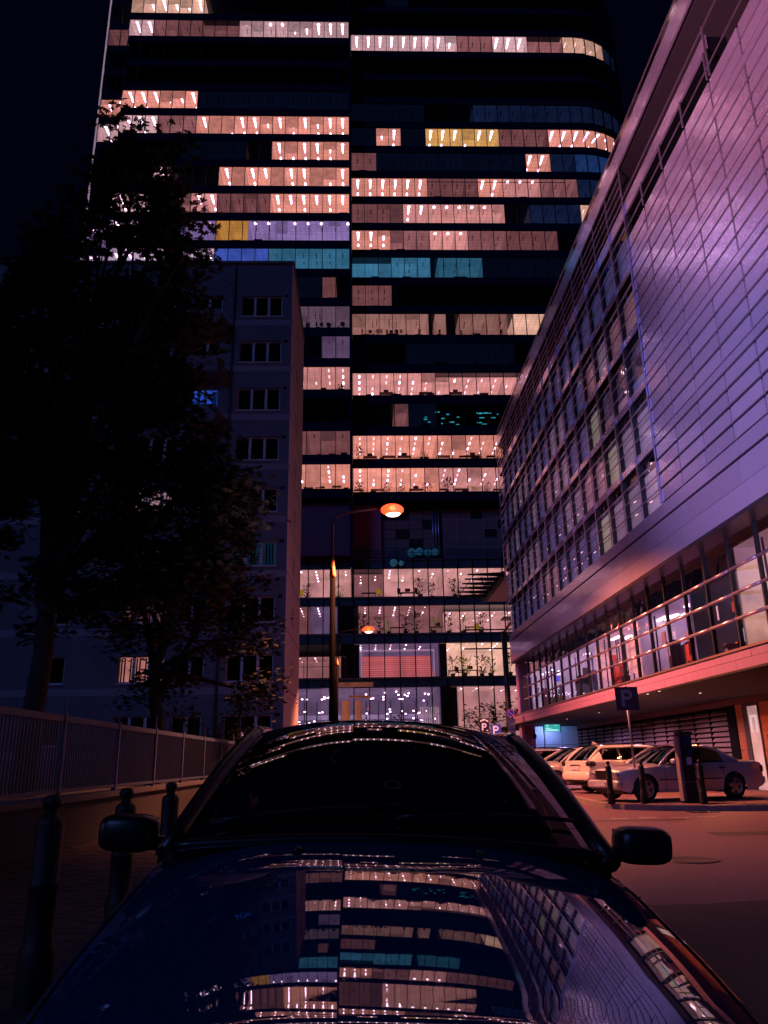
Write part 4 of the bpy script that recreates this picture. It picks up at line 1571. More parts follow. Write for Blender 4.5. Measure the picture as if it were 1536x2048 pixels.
# ------------------------------------------------------------------ APARTMENT BLOCK on the left
apt = thing("apartment_block", "dim ten-storey slab block behind the trees, its side wall glowing pink", "apartment block", (-3.81, 40, 0))
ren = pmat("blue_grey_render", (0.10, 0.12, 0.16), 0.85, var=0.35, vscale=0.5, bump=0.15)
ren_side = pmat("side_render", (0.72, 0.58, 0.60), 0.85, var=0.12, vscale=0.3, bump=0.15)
HT = 29.28
WX = [(-2.95, -0.57, 3), (-8.3, -6.0, 3), (-12.5, -10.9, 2), (-17.2, -14.9, 3), (-21.5, -19.9, 2)]
LX = (-5.5, -4.02)        # loggia column
wz = [27.12 - 2.955 * k for k in range(0, 9)]
# front wall built as strips around the openings
openings = sorted([(a, b) for a, b, n in WX] + [LX])
W = MB()
x = 0.0
xs = [-24.0] + [v for ab in openings for v in ab] + [0.0]
for i in range(0, len(xs) - 1, 2):
    W.box(xs[i], xs[i + 1], 0, 0.3, 0, HT)
for a, b in openings:
    zs = sorted(wz)
    W.box(a, b, 0, 0.3, 0, zs[0] - 1.36)
    for z0, z1 in zip(zs[:-1], zs[1:]):
        W.box(a, b, 0, 0.3, z0, z1 - 1.36)
    W.box(a, b, 0, 0.3, zs[-1], HT)
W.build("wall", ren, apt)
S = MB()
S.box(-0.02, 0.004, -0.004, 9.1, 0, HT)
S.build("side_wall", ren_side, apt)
MB().box(-24, -0.02, 0.32, 9.1, 0, HT - 0.02).build("interior_mass", joint_m, apt)
MB().box(-24.1, 0.08, -0.12, 9.2, HT, HT + 0.14).build("roof_coping", pmat("coping", (0.12, 0.13, 0.16), 0.6), apt)
seam = MB()
for k in range(10):
    z = 27.12 - 2.955 * k - 1.95
    if z > 0.5:
        seam.box(-24, 0.0, -0.012, -0.0045, z, z + 0.35)
seam.build("floor_band", pmat("band_render", (0.20, 0.22, 0.28), 0.9, var=0.15), apt)
seam = MB()
for k in range(10):
    z = 27.12 - 2.955 * k - 1.65
    if z > 0.3:
        seam.box(0.0045, 0.009, 0, 9.1, z, z + 0.05)
for k in range(10):
    z = 27.12 - 2.955 * k
    if z > 2:
        seam.box(0.0045, 0.016, 3.4, 3.52, z - 1.0, z, 1)
        seam.box(0.0045, 0.016, 4.3, 4.42, z - 1.0, z, 1)
seam.build("side_slits", [pmat("seam_grey", (0.14, 0.11, 0.12), 0.9), joint_m], apt)
fr_w = pmat("white_window_frame", (0.42, 0.44, 0.52), 0.5, var=0.1)
dk_g = gmat("apartment_glass", (0.35, 0.36, 0.42), 0.03, 0.03)


def casement(n, w):
    b = MB()
    b.box(0, 0.07, 0.10, 0.2, 0, 1.35)
    b.box(w - 0.07, w, 0.10, 0.2, 0, 1.35)
    b.box(0.07, w - 0.07, 0.10, 0.2, 0, 0.07)
    b.box(0.07, w - 0.07, 0.10, 0.2, 1.28, 1.35)
    for k in range(1, n):
        x = w * k / n
        b.box(x - 0.07, x + 0.07, 0.09, 0.19, 0.07, 1.28)
    p = MB()
    p.face([(0.07, 0.15, 0.07), (w - 0.07, 0.15, 0.07), (w - 0.07, 0.15, 1.28), (0.07, 0.15, 1.28)])
    s = MB().box(-0.05, w + 0.05, -0.07, 0.09, -0.06, -0.001)
    return b.mesh("window", fr_w), p.mesh("pane", dk_g), s.mesh("sill", fr_w)


CM = {(n, round(b - a, 2)): casement(n, b - a) for a, b, n in WX}
CM[(2, round(LX[1] - LX[0], 2))] = casement(2, LX[1] - LX[0])
LIT = {(1, 7): 'orange', (1, 6): 'tanpink', (0, 5): 'aptteal', (2, 4): 'pod', (2, 0): 'cream', (1, 4): 'cream', (2, 5): 'white', ('L', 2): 'aptblue'}
ROOM['aptteal'] = ((0.007, 0.030, 0.055), (0.012, 0.055, 0.09), 0.8)
ROOM['aptblue'] = ((0.04, 0.16, 1.0), (0.05, 0.14, 0.85), 1.0)
for ci, (a, b, n) in list(enumerate(WX)) + [('L', (LX[0], LX[1], 2))]:
    f, p, s = CM[(n, round(b - a, 2))]
    for k, z in enumerate(wz):
        if z - 1.35 < 0.5:
            continue
        o = link("window", f, apt, (a, 0, z - 1.355))
        link("pane", p, o, (0, 0, 0))
        link("sill", s, o, (0, 0, 0))
        if (ci, k) not in LIT and rnd.random() < 0.65:
            c3 = MB()
            u = a + 0.08
            while u < b - 0.15:
                if rnd.random() < 0.7:
                    c3.face([(u, 0.24, z - 1.28 + rnd.choice((0, 0, .5))), (u + .2, 0.26, z - 1.28), (u + .2, 0.26, z - 0.08), (u, 0.24, z - 0.08)])
                u += 0.24
            if c3.f:
                c3.build("curtain", pmat("net_curtain", (0.16, 0.17, 0.22), 0.9), apt)
        if (ci, k) in LIT:
            st = LIT[(ci, k)]
            b2 = MB()
            for (u, v) in (((a + .05), (b - .05)),):
                b2.face([(u, 0.31, z - 1.33), (v, 0.31, z - 1.33), (v, 0.31, z - 0.02), (u, 0.31, z - 0.02)])
            b2.build("lit_room", emat("flat_" + st, ROOM[st][0], 1.3, 0.35, 1.2, (.2, .2, .2)), apt)
            c2 = MB()
            rr = random.Random(k)
            nb_ = 14
            for q in range(nb_):
                u = a + 0.1 + (b - a - 0.2) * q / nb_
                if rr.random() < 0.5:
                    c2.box(u, u + 0.07, 0.24, 0.27, z - 1.3, z - 0.1)
            c2.build("curtain", pmat("grey_curtain", (0.1, 0.09, 0.1), 0.9), apt)
dp = MB().tube([(-3.35, -0.07, 0.3), (-3.35, -0.07, HT - .2)], 0.05, 8)
dp.build("drainpipe", pmat("drainpipe_zinc", (0.05, 0.06, 0.08), 0.6, 0.3), apt)
vt = MB().box(0, 0.22, -0.015, -0.0045, 0, 0.16).mesh("vent", joint_m)
for k, z in enumerate(wz):
    link("vent", vt, apt, (-0.42, 0, z - 0.1))
    if k % 3 == 1:
        link("vent", vt, apt, (-3.75, 0, z - 0.2))
# balconies of the loggia column
bal = MB().box(-5.75, -3.95, -0.9, -0.82, 0, 0.95).box(-5.75, -5.67, -0.82, -0.02, 0, 0.95).box(-4.03, -3.95, -0.82, -0.02, 0, 0.95).box(-5.75, -3.95, -0.82, -0.02, 0, 0.1)
bal = bal.mesh("balcony", ren)
for z in (27.12, 24.165, 21.21):
    link("balcony", bal, apt, (0, 0, z - 2.35))

# ------------------------------------------------------------------ retaining wall and fence on the left
rw = thing("retaining_wall", "low plastered retaining wall under the metal fence along the left pavement", "wall", (-4.5, 0, 0))
wm = pmat("dirty_plaster", (0.014, 0.013, 0.02), 0.9, var=0.35, vscale=0.9, bump=0.4)
for k in range(9):
    MB().box(-0.25, 0.14, -4 + 4.0 * k + 0.006, -4 + 4.0 * (k + 1) - 0.006, -0.1, 0.70).build("wall_section", wm, rw)
MB().box(-0.30, 0.2, -4, 32, 0.705, 0.78).build("wall_coping", pmat("wall_coping", (0.07, 0.07, 0.08), 0.8, var=0.2), rw)
tag(MB().box(-60, -4.7, -8, 60, -0.2, 0.6).build("garden_ground", pmat("dark_soil", (0.03, 0.03, 0.02), 0.95, var=0.4, bump=0.5)), kind="structure")
fe = thing("metal_fence", "long blue-grey metal railing fence with closely set bars and taller posts along the left side", "fence", (-4.5, 0, 0))
fm = pmat("fence_steel", (0.022, 0.045, 0.11), 0.6, 0.0, var=0.2, vscale=5)
posts = [1.6, 4.3, 7.0, 9.7, 12.45, 15.25, 18.0, 20.75, 23.55, 26.3, 29.0]
pmh = MB().box(-0.04, 0.04, -0.045, 0.045, 0.78, 1.99).box(-0.012, 0.012, -0.012, 0.012, 1.99, 2.22).mesh("post", fm)
for y in posts:
    link("post", pmh, fe, (0, y, 0))
for y0, y1 in zip(posts[:-1], posts[1:]):
    key = round(y1 - y0, 2)
    link("rail", MB().box(-0.025, 0.025, y0 + 0.05, y1 - 0.05, 1.86, 1.95).mesh("rail", fm), fe)
    link("rail", MB().box(-0.025, 0.025, y0 + 0.05, y1 - 0.05, 0.84, 0.89).mesh("rail", fm), fe)
br = MB().box(-0.012, 0.012, -0.012, 0.012, 0.89, 1.86).mesh("bar", pmat("bar_steel", (0.02, 0.025, 0.04), 0.5, 0.4))
fb = MB()
y = 1.7
nbar = 0
while y < 29:
    if min(abs(y - p) for p in posts) > 0.06:
        if y > 6.5 and nbar < 296:
            link("bar", br, fe, (0, y, 0))
            nbar += 1
        else:
            fb.box(-0.012, 0.012, y - 0.012, y + 0.012, 0.89, 1.86)
    y += 0.112
if fb.f:
    tag(fb.build("bar_run", MATS["bar_steel"], fe), kind="stuff")

# ------------------------------------------------------------------ bollards
bprof = [(0.088, 0.0), (0.088, 0.25), (0.080, 0.28), (0.070, 0.30), (0.070, 0.55), (0.073, 0.555), (0.073, 0.57), (0.070, 0.575), (0.070, 0.85), (0.066, 0.875), (0.05, 0.89), (0.034, 0.90), (0.032, 0.925), (0.046, 0.945), (0.050, 0.965), (0.038, 0.99), (0.001, 1.0)]
bpost = MB().lathe(bprof[:12], 20).mesh("post", black_iron)
bcap = MB().lathe(bprof[11:], 20).mesh("cap", black_iron)


def bollard(x, y, z, label, grp):
    t = thing("bollard", label, "bollard", (x, y, z), rnd.random(), grp)
    link("post", bpost, t)
    link("cap", bcap, t)
    t.rotation_euler = (rnd.uniform(-.012, .012), rnd.uniform(-.012, .012), 0)


bollard(-1.63, 4.46, 0.08, "black iron bollard nearest the camera, at the left edge of the pavement", "black iron bollards")
bollard(-1.66, 5.95, 0.07, "black iron bollard hidden behind the dark car's left mirror", "black iron bollards")
bollard(-1.62, 7.1, 0.08, "black iron bollard between the left mirror and the windscreen", "black iron bollards")
bollard(6.12, 20.35, 0.12, "black iron bollard in front of the silver saloon's grille", "black iron bollards")
bollard(6.83, 20.05, 0.12, "black iron bollard beside the parking sign pole, before the saloon's front wheel", "black iron bollards")
bollard(8.05, 19.5, 0.12, "black iron bollard just right of the parking meter", "black iron bollards")

# ------------------------------------------------------------------ parking meter
pmt = thing("parking_meter", "tall dark parking ticket machine with blue P panel standing before the silver saloon", "parking meter", (7.98, 20.1, ZR), 0.22)
body = MB().box(-0.15, 0.15, -0.12, 0.12, 0.03, 1.60).box(-0.18, 0.18, -0.15, 0.15, 0, 0.03)
o = body.build("body", pmat("meter_body", (0.012, 0.014, 0.022), 0.35), pmt)
bv_ = o.modifiers.new("bevel", 'BEVEL')
bv_.width = 0.02
bv_.segments = 2
hd = MB()
hd.box(-0.165, 0.165, -0.14, 0.13, 1.60, 1.66)
hd.build("cap", pmat("meter_cap", (0.02, 0.022, 0.03), 0.4), pmt)
MB().box(-0.225, -0.152, -0.06, 0.08, 0.05, 1.55).build("side_housing", pmat("meter_side", (0.35, 0.27, 0.30), 0.5, 0.4), pmt)
MB().box(-0.10, 0.11, -0.128, -0.1205, 1.33, 1.56).build("sign_panel", pmat("meter_blue", (0.012, 0.03, 0.10), 0.4), pmt)
MB().box(-0.07, 0.10, -0.128, -0.1205, 1.12, 1.25).build("screen", pmat("meter_screen", (0.01, 0.04, 0.10), 0.1), pmt)
MB().box(-0.06, 0.08, -0.128, -0.1205, 0.88, 1.06).build("tariff_card", pmat("card", (0.42, 0.45, 0.60), 0.6), pmt)
MB().box(-0.23, 0.15, -0.125, -0.1201, 0.47, 0.49).box(-0.12, 0.15, -0.125, -0.1201, 1.575, 1.59).build("trim", steel, pmt)


# ------------------------------------------------------------------ signs
def letter_P(mb, x, z, h, y, mi=0, t=None, dpt=0.004):
    """a P of height h whose lower left corner is (x, z), on the plane y"""
    t = t or h * 0.19
    w = h * 0.62

    def q(a, b, c, d):
        mb.box(x + a, x + b, y - dpt, y, z + c, z + d, mi)
    q(0, t, 0, h)
    q(t, w - h * 0.2, h - t, h)
    q(t, w - h * 0.2, h * 0.40, h * 0.40 + t)
    # bowl
    n = 10
    cz = (h + h * 0.40) / 2
    ro = (h - h * 0.40) / 2
    ri = ro - t
    cx = w - h * 0.2
    for k in range(n):
        a0 = -math.pi / 2 + math.pi * k / n
        a1 = -math.pi / 2 + math.pi * (k + 1) / n
        P = [(x + cx + ri * math.cos(a0) * .9, y - dpt, z + cz + ri * math.sin(a0)), (x + cx + ro * math.cos(a0) * .9, y - dpt, z + cz + ro * math.sin(a0)),
             (x + cx + ro * math.cos(a1) * .9, y - dpt, z + cz + ro * math.sin(a1)), (x + cx + ri * math.cos(a1) * .9, y - dpt, z + cz + ri * math.sin(a1))]
        mb.face(P, mi)


white_s = pmat("sign_white", (0.55, 0.56, 0.66), 0.5, var=0.05)
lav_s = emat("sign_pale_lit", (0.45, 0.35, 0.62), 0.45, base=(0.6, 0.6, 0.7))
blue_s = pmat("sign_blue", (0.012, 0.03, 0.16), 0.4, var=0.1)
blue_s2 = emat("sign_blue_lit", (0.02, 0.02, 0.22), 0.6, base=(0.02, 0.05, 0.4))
sgn = thing("parking_sign", "large blue square P sign on a tall leaning pole before the silver saloon", "road sign", (6.98, 20.9, ZR), 0.05)
sgn.rotation_euler = (0, -0.012, 0.03)
MB().tube([(0.0, 0.03, 0), (0.0, 0.03, 2.88)], 0.028, 10).build("pole", steel, sgn)
o = MB().box(-0.305, 0.305, -0.012, 0, 2.25, 2.84).build("plate", pmat("sign_blue_dark", (0.006, 0.012, 0.05), 0.45), sgn)
b = MB()
letter_P(b, -0.15, 2.34, 0.43, -0.0125)
b.build("letter", pmat("sign_pale_blue", (0.12, 0.20, 0.34), 0.5), o)
MB().box(-0.02, 0.16, -0.016, -0.0125, 2.345, 2.375).build("small_line", pmat("sign_pale_blue2", (0.04, 0.06, 0.30), 0.5), o)

s2 = thing("garage_sign", "dark blue P sign with a roof chevron above the letter, beside the no-parking post", "road sign", (5.46, 36, 0))
MB().tube([(0, 0.03, 0), (0, 0.03, 2.9)], 0.03, 8).build("pole", steel, s2)
o = MB().box(-0.22, 0.22, -0.01, 0, 2.34, 2.94).build("plate", pmat("sign_navy", (0.01, 0.01, 0.05), 0.4), s2)
b = MB()
letter_P(b, -0.11, 2.42, 0.31, -0.0105)
b.face([(-0.18, -0.0145, 2.78), (0, -0.0145, 2.86), (0, -0.0145, 2.92), (-0.18, -0.0145, 2.84)])
b.face([(0, -0.0145, 2.86), (0.18, -0.0145, 2.78), (0.18, -0.0145, 2.84), (0, -0.0145, 2.92)])
b.box(0.08, 0.17, -0.0145, -0.0105, 2.40, 2.43)
b.build("letter", lav_s, o)
MB().box(-0.2, 0.2, -0.01, 0, 2.20, 2.32).build("lower_plate", pmat("sign_rust", (0.35, 0.16, 0.16), 0.6), s2)
s3 = thing("parking_sign", "plain bright blue P sign just right of the dark chevron P sign", "road sign", (5.97, 36, 0))
MB().tube([(0, 0.03, 0), (0, 0.03, 2.6)], 0.03, 8).build("pole", steel, s3)
o = MB().box(-0.23, 0.23, -0.01, 0, 2.19, 2.67).build("plate", blue_s2, s3)
b = MB()
letter_P(b, -0.13, 2.25, 0.36, -0.0105)
b.build("letter", lav_s, o)
MB().box(-0.21, 0.21, -0.01, 0, 2.0, 2.17).build("lower_plate", MATS["sign_rust"], s3)
s4 = thing("no_parking_sign", "round blue no-parking sign with red rim over pale plates on a grey post", "road sign", (8.15, 44, 0))
MB().tube([(0, 0.05, 0), (0, 0.05, 3.8)], 0.04, 8).build("pole", steel, s4)
disc = MB()
n = 28
for r0, r1, mi in ((0.0, 0.165, 0), (0.165, 0.22, 1)):
    for k in range(n):
        a0, a1 = 2 * math.pi * k / n, 2 * math.pi * (k + 1) / n
        disc.face([(r0 * math.cos(a0), -0.012, r0 * math.sin(a0)), (r1 * math.cos(a0), -0.012, r1 * math.sin(a0)), (r1 * math.cos(a1), -0.012, r1 * math.sin(a1)), (r0 * math.cos(a1), -0.012, r0 * math.sin(a1))], mi)
disc.face([(-0.14, -0.016, 0.10), (-0.10, -0.016, 0.14), (0.14, -0.016, -0.10), (0.10, -0.016, -0.14)], 1)
disc.lathe([(0.22, -0.001), (0.22, 0.0)], 28)
disc.box(-0.15, 0.15, -0.008, 0.0, -0.15, 0.15, 0)
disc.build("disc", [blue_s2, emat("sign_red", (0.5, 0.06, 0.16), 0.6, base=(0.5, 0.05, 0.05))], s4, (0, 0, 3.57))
MB().box(-0.24, 0.2, -0.01, 0, 3.05, 3.28).build("lower_plate", pmat("pink_plate", (0.5, 0.35, 0.38), 0.6), s4)
MB().box(-0.20, 0.20, -0.01, 0, 2.42, 2.98).build("tow_plate", pmat("cream_plate", (0.55, 0.45, 0.45), 0.6), s4)
ring = MB()
for k in range(n):
    a0, a1 = 2 * math.pi * k / n, 2 * math.pi * (k + 1) / n
    ring.face([(.10 * math.cos(a0), -0.014, 2.78 + .10 * math.sin(a0)), (.13 * math.cos(a0), -0.014, 2.78 + .13 * math.sin(a0)), (.13 * math.cos(a1), -0.014, 2.78 + .13 * math.sin(a1)), (.10 * math.cos(a1), -0.014, 2.78 + .10 * math.sin(a1))])
ring.face([(-0.09, -0.014, 2.85), (-0.07, -0.014, 2.87), (0.09, -0.014, 2.71), (0.07, -0.014, 2.69)])
ring.face([(-0.1, -0.014, 2.50), (0.1, -0.014, 2.50), (0.1, -0.014, 2.56), (-0.1, -0.014, 2.56)])
ring.build("tow_symbol", pmat("sign_grey", (0.15, 0.1, 0.12), 0.6), s4)
MB().box(-0.45, 0.42, -0.01, 0, 2.12, 2.40).build("street_plate", pmat("grey_plate", (0.33, 0.28, 0.33), 0.6), s4)
MB().box(-0.05, 0.05, -0.013, -0.0105, 2.33, 2.38).box(-0.30, 0.28, -0.013, -0.0105, 2.17, 2.22).build("plate_print", MATS["sign_grey"], s4)

# lit green garage sign hanging under the arcade
gs = thing("garage_lightbox", "glowing turquoise lightbox with P symbol hanging at the far end of the arcade", "lit sign", (10.98, 46.6, 3.0))
gl_m = emat("turquoise_glow", (0.01, 0.42, 0.40), 0.8, 0.15, 2)
o = MB().box(-0.46, 0.46, 0, 0.14, -0.35, 0.36).build("box", gl_m, gs)
b = MB()
letter_P(b, -0.31, -0.08, 0.26, -0.002)
b.face([(-0.36, -0.006, 0.22), (-0.24, -0.006, 0.28), (-0.24, -0.006, 0.32), (-0.36, -0.006, 0.26)])
b.face([(-0.24, -0.006, 0.28), (-0.12, -0.006, 0.22), (-0.12, -0.006, 0.26), (-0.24, -0.006, 0.32)])
b.box(-0.38, -0.08, -0.006, -0.002, -0.185, -0.15)
for k in range(9):
    b.box(-0.38 + 0.082 * k, -0.38 + 0.082 * k + 0.06, -0.006, -0.002, -0.30, -0.235)
for k in range(8):
    a = 2 * math.pi * k / 8
    b.face([(0.22 + .03 * math.cos(a - .3), -0.006, 0.02 + .03 * math.sin(a - .3)), (0.22 + .11 * math.cos(a), -0.006, 0.02 + .11 * math.sin(a)), (0.22 + .03 * math.cos(a + .3), -0.006, 0.02 + .03 * math.sin(a + .3))])
b.build("symbol", emat("symbol_white", (0.55, 0.9, 0.95), 1.3), o)
b = MB()
b.box(-0.50, -0.46, -0.01, 0.15, -0.4, 0.45)
b.box(0.46, 0.50, -0.01, 0.15, -0.4, 0.45)
b.build("frame", black_iron, gs)
al = bpy.data.lights.new("garage_sign_light", 'AREA')
al.energy = 14
al.color = (0.03, 0.50, 1.0)
al.shape = 'RECTANGLE'
al.size = 0.9
al.size_y = 0.7
alo = bpy.data.objects.new("garage_sign_light", al)
COL.objects.link(alo)
alo.parent = gs
alo.location = (0, 0.2, 0)
alo.rotation_euler = (math.radians(90), 0, 0)
al2 = bpy.data.lights.new("added_garage_light", 'AREA')  # added violet light with no fitting, brightens the garage wall
al2.energy = 26
al2.color = (0.50, 0.45, 1.0)
al2.size = 0.5
alo2 = bpy.data.objects.new("added_garage_light", al2)
COL.objects.link(alo2)
alo2.parent = gs
alo2.location = (-0.1, 0.65, 0.02)
alo2.rotation_euler = (math.radians(25), 0, 0)
camo = thing("security_camera", "small dark dome camera on the pier beside the garage entrance", "camera", (9.62, 45.2, 2.35))
MB().lathe([(0.02, 0.12), (0.12, 0.1), (0.12, 0.0), (0.09, -0.1), (0.01, -0.14)], 12).build("dome", black_iron, camo)
MB().box(-0.1, 0.1, -0.05, 0.12, 0.1, 0.14).build("mount", white_s, camo)
cab = thing("switch_cabinet", "pale ribbed cabinet standing behind the no-parking post", "cabinet", (8.2, 50, 0))
MB().box(-1.0, 0.75, 0, 0.8, 0, 2.3).build("body", pmat("cabinet_grey", (0.35, 0.30, 0.36), 0.6), cab)
for k in range(6):
    MB().box(-0.9 + 0.28 * k, -0.72 + 0.28 * k, -0.04, -0.001, 0.1, 2.2).build("rib", pmat("cabinet_dark", (0.12, 0.10, 0.14), 0.6), cab)

# ------------------------------------------------------------------ street lamps
bulb = emat("sodium_lamp", (1.0, 0.50, 0.42), 7.0)
bowl = emat("amber_halo_bowl", (1.0, 0.055, 0.008), 3.2)  # bowl oversized; its orange emission stands in for the lamp's halo
pole_p = pmat("lamp_pole", (0.0012, 0.0012, 0.002), 0.8, 0.0, spec=0.03)
sleeve_p = pmat("yellow_sleeve", (0.55, 0.26, 0.05), 0.5)


def street_lamp(x, y, dx, hp, label, power):
    t = thing("street_lamp", label, "street lamp", (x, y, 0), 0, "street lamps along the road")
    MB().tube([(0, 0, 0), (0, 0, 7.15)], [0.115, 0.09], 12).build("lower_pole", pole_p, t)
    MB().tube([(0, 0, 7.15), (0, 0, 7.2), (0, 0, 7.75)], [0.095, 0.105, 0.06], 12).build("sleeve", sleeve_p, t)
    pts = [(0, 0, 7.75), (0, 0, hp - 0.45)]
    for k in range(1, 7):
        a = math.pi / 2 * k / 6
        pts.append((0.42 * (1 - math.cos(a)), 0, hp - 0.45 + 0.42 * math.sin(a)))
    pts.append((dx - 0.45, 0, hp + 0.12))
    MB().tube(pts, [0.05] * 2 + [0.042] * 7, 10).build("arm", pmat("grey_pole", (0.05, 0.04, 0.05), 0.45, 0.5), t)
    hm = MB()
    roundbox(hm, dx - 0.08, 0, hp + 0.17, 0.40, 0.12, 0.05, 2.4, 8)
    o = hm.build("lamp_head", pole_p, t)
    bm_ = MB()
    roundbox(bm_, dx + 0.06, 0, hp + 0.07, 0.40, 0.30, 0.21, 2.0, 10)
    bm_.build("lamp_halo_bowl", bowl, o)
    bm_ = MB()
    roundbox(bm_, dx + 0.08, 0, hp - 0.055, 0.27, 0.21, 0.12, 2.0, 10)
    bm_.build("lamp_glass", bulb, o)
    ld = bpy.data.lights.new("sodium_light", 'SPOT')
    ld.spot_size = math.radians(132)
    ld.spot_blend = 0.30
    ld.energy = power
    ld.color = (1.0, 0.265, 0.125)
    ld.shadow_soft_size = 0.15
    lo = bpy.data.objects.new("sodium_light", ld)
    COL.objects.link(lo)
    lo.parent = t
    lo.location = (dx + 0.06, 0, hp - 0.24)
    lo.rotation_euler = (0, math.radians(-12), 0)   # the head is tilted towards the road
    ld.shadow_soft_size = 0.05
    gd = bpy.data.lights.new("sodium_glow", 'POINT')
    gd.energy = power * 0.0015
    gd.color = (1.0, 0.20, 0.05)
    gd.shadow_soft_size = 0.1
    go = bpy.data.objects.new("sodium_glow", gd)
    COL.objects.link(go)
    go.parent = t
    go.location = (dx + 0.06, -0.28, hp + 0.05)
    return t


street_lamp(-0.93, 26, 2.0, 9.45, "tall dark street lamp with yellow sleeve and glowing orange head, the nearer one", 14000)
street_lamp(-1.55, 51.7, 2.0, 9.4, "farther street lamp, standing small beside the apartment block's pink side wall", 8000)

# ------------------------------------------------------------------ trees
bark = pmat("bark", (0.016, 0.014, 0.016), 0.9, var=0.4, vscale=4, bump=0.8, bscale=18)
leaf_mats = [pmat("chestnut_leaf", (0.014, 0.022, 0.016), 0.7, spec=0.12, var=0.5, vscale=0.8), pmat("chestnut_leaf_light", (0.026, 0.030, 0.018), 0.6, spec=0.2, var=0.4, vscale=0.8)]


def tree(x, y, z0, label, trunk_h, blobs, seed, n_per, leaf=0.15, group=None, name="chestnut_tree"):
    """blobs: (cx, cy, cz, rx, ry, rz) in tree space; every blob is fed by its own limb"""
    rr = random.Random(seed)
    t = thing(name, label, "tree", (x, y, z0), 0, group)
    T = MB()
    path = [(0, 0, -0.3)]
    for k in range(1, 7):
        path.append((rr.uniform(-.12, .12) * k * .5, rr.uniform(-.12, .12) * k * .5, trunk_h * k / 6))
    T.tube(path, [0.26 * (1 - 0.09 * k) for k in range(7)], 10)
    T.build("trunk", bark, t)
    L = MB()
    for b in blobs:
        s = Vector(path[rr.choice((3, 4, 5))])
        e = Vector(b[:3])
        mid = s.lerp(e, 0.5) + Vector((rr.uniform(-.3, .3), rr.uniform(-.3, .3), rr.uniform(0, .7)))
        L.tube([s, s.lerp(mid, .6), mid, mid.lerp(e, .6), e], [0.13, 0.10, 0.075, 0.05, 0.025], 7)
        for q in range(7):
            a = Vector((rr.gauss(0, 1), rr.gauss(0, 1), rr.gauss(0, 1))).normalized()
            p2 = e + Vector((a.x * b[3], a.y * b[4], a.z * b[5])) * 0.85
            st = mid.lerp(e, rr.uniform(.3, 1))
            L.tube([st, st.lerp(p2, .5) + Vector((0, 0, rr.uniform(0, .2))), p2], [0.035, 0.022, 0.008], 5)
    L.build("limbs", bark, t)
    C = MB()
    V, F, MI = [], [], []
    for b in blobs:
        vol = b[3] * b[4] * b[5]
        # sub-clumps give gaps and an uneven outline
        subs = []
        for q in range(int(9 + vol * 1.4)):
            a = Vector((rr.gauss(0, 1), rr.gauss(0, 1), rr.gauss(0, 1))).normalized() * (rr.random() ** 0.4)
            subs.append((Vector((b[0] + a.x * b[3], b[1] + a.y * b[4], b[2] + a.z * b[5])), rr.uniform(.3, .75)))
        nl = int(n_per * vol ** 0.75)
        for q in range(nl):
            c, r0 = rr.choice(subs)
            p = c + Vector((rr.gauss(0, r0 * .55), rr.gauss(0, r0 * .55), rr.gauss(0, r0 * .38)))
            axis = Vector((rr.gauss(0, 1), rr.gauss(0, 1), rr.gauss(0, .6) - .5)).normalized()
            u = axis.cross(Vector((0, 0, 1)))
            if u.length < 0.05:
                continue
            u.normalize()
            w = (Vector((rr.gauss(0, .35), rr.gauss(0, .35), 1))).normalized()
            nrm = w
            a1 = axis - nrm * axis.dot(nrm)
            a1.normalize()
            a2 = nrm.cross(a1)
            sz = leaf * rr.uniform(.7, 1.25)
            mi = 0 if rr.random() < .65 else 1
            nlf = 5
            for m in range(nlf):
                ang = (m - (nlf - 1) / 2) * 0.62
                d = a1 * math.cos(ang) + a2 * math.sin(ang)
                s = (a2 * math.cos(ang) - a1 * math.sin(ang))
                ll = sz * (1 - 0.12 * abs(m - 2))
                i = len(V)
                dr = nrm * (-0.12 * ll)
                V += [p, p + d * ll * .62 + s * ll * .19 + dr * .3, p + d * ll + dr, p + d * ll * .62 - s * ll * .19 + dr * .3]
                F.append((i, i + 1, i + 2, i + 3))
                MI.append(mi)
    C.v = [tuple(v) for v in V]
    C.f = F
    C.mi = MI
    C.sm = [False] * len(F)
    C.build("crown", leaf_mats, t)
    return t


tree(-7.3, 18.2, 0.5, "tallest dark chestnut tree, its ragged top against the lit tower floors", 9.5,
     [(1.2, 0, 16.9, 1.15, 1.2, 1.05), (1.9, 0, 15.0, .9, 1.1, .75), (2.6, -.3, 13.7, 1.0, 1.2, .75), (.6, .3, 14.8, 1.0, 1.3, .9), (.2, 0, 12.9, 1.7, 1.8, 1.2), (1.8, .4, 12.2, 1.5, 1.6, 1.0),
      (-1.2, 0, 12.7, 1.2, 1.5, 1.0), (1.8, -.2, 10.0, 1.3, 1.6, 1.2), (3.3, 0, 7.7, 1.2, 1.6, 1.1), (1.2, -.6, 8.6, 2.0, 1.8, 1.6), (3.5, .3, 6.4, 1.3, 1.5, 1.3), (1.5, -.8, 6.3, 1.8, 1.6, 1.3),
      (-1.2, .2, 10.2, 1.8, 1.8, 1.6), (-.8, -.4, 7.5, 1.9, 1.7, 1.5), (2.6, 0, 4.4, 1.5, 1.5, 1.1), (.4, 0, 4.3, 1.7, 1.5, 1.2), (3.0, .2, 11.6, .8, .9, .7), (1.7, .6, 9.3, 1.2, 1.4, 1.1), (3.9, .2, 7.4, .9, 1.2, .9), (1.2, .8, 10.9, 1.2, 1.3, 1.1), (0.2, .6, 11.2, 1.4, 1.4, 1.2), (3.3, .4, 5.4, 1.2, 1.3, .9)], 11, 640, 0.17)
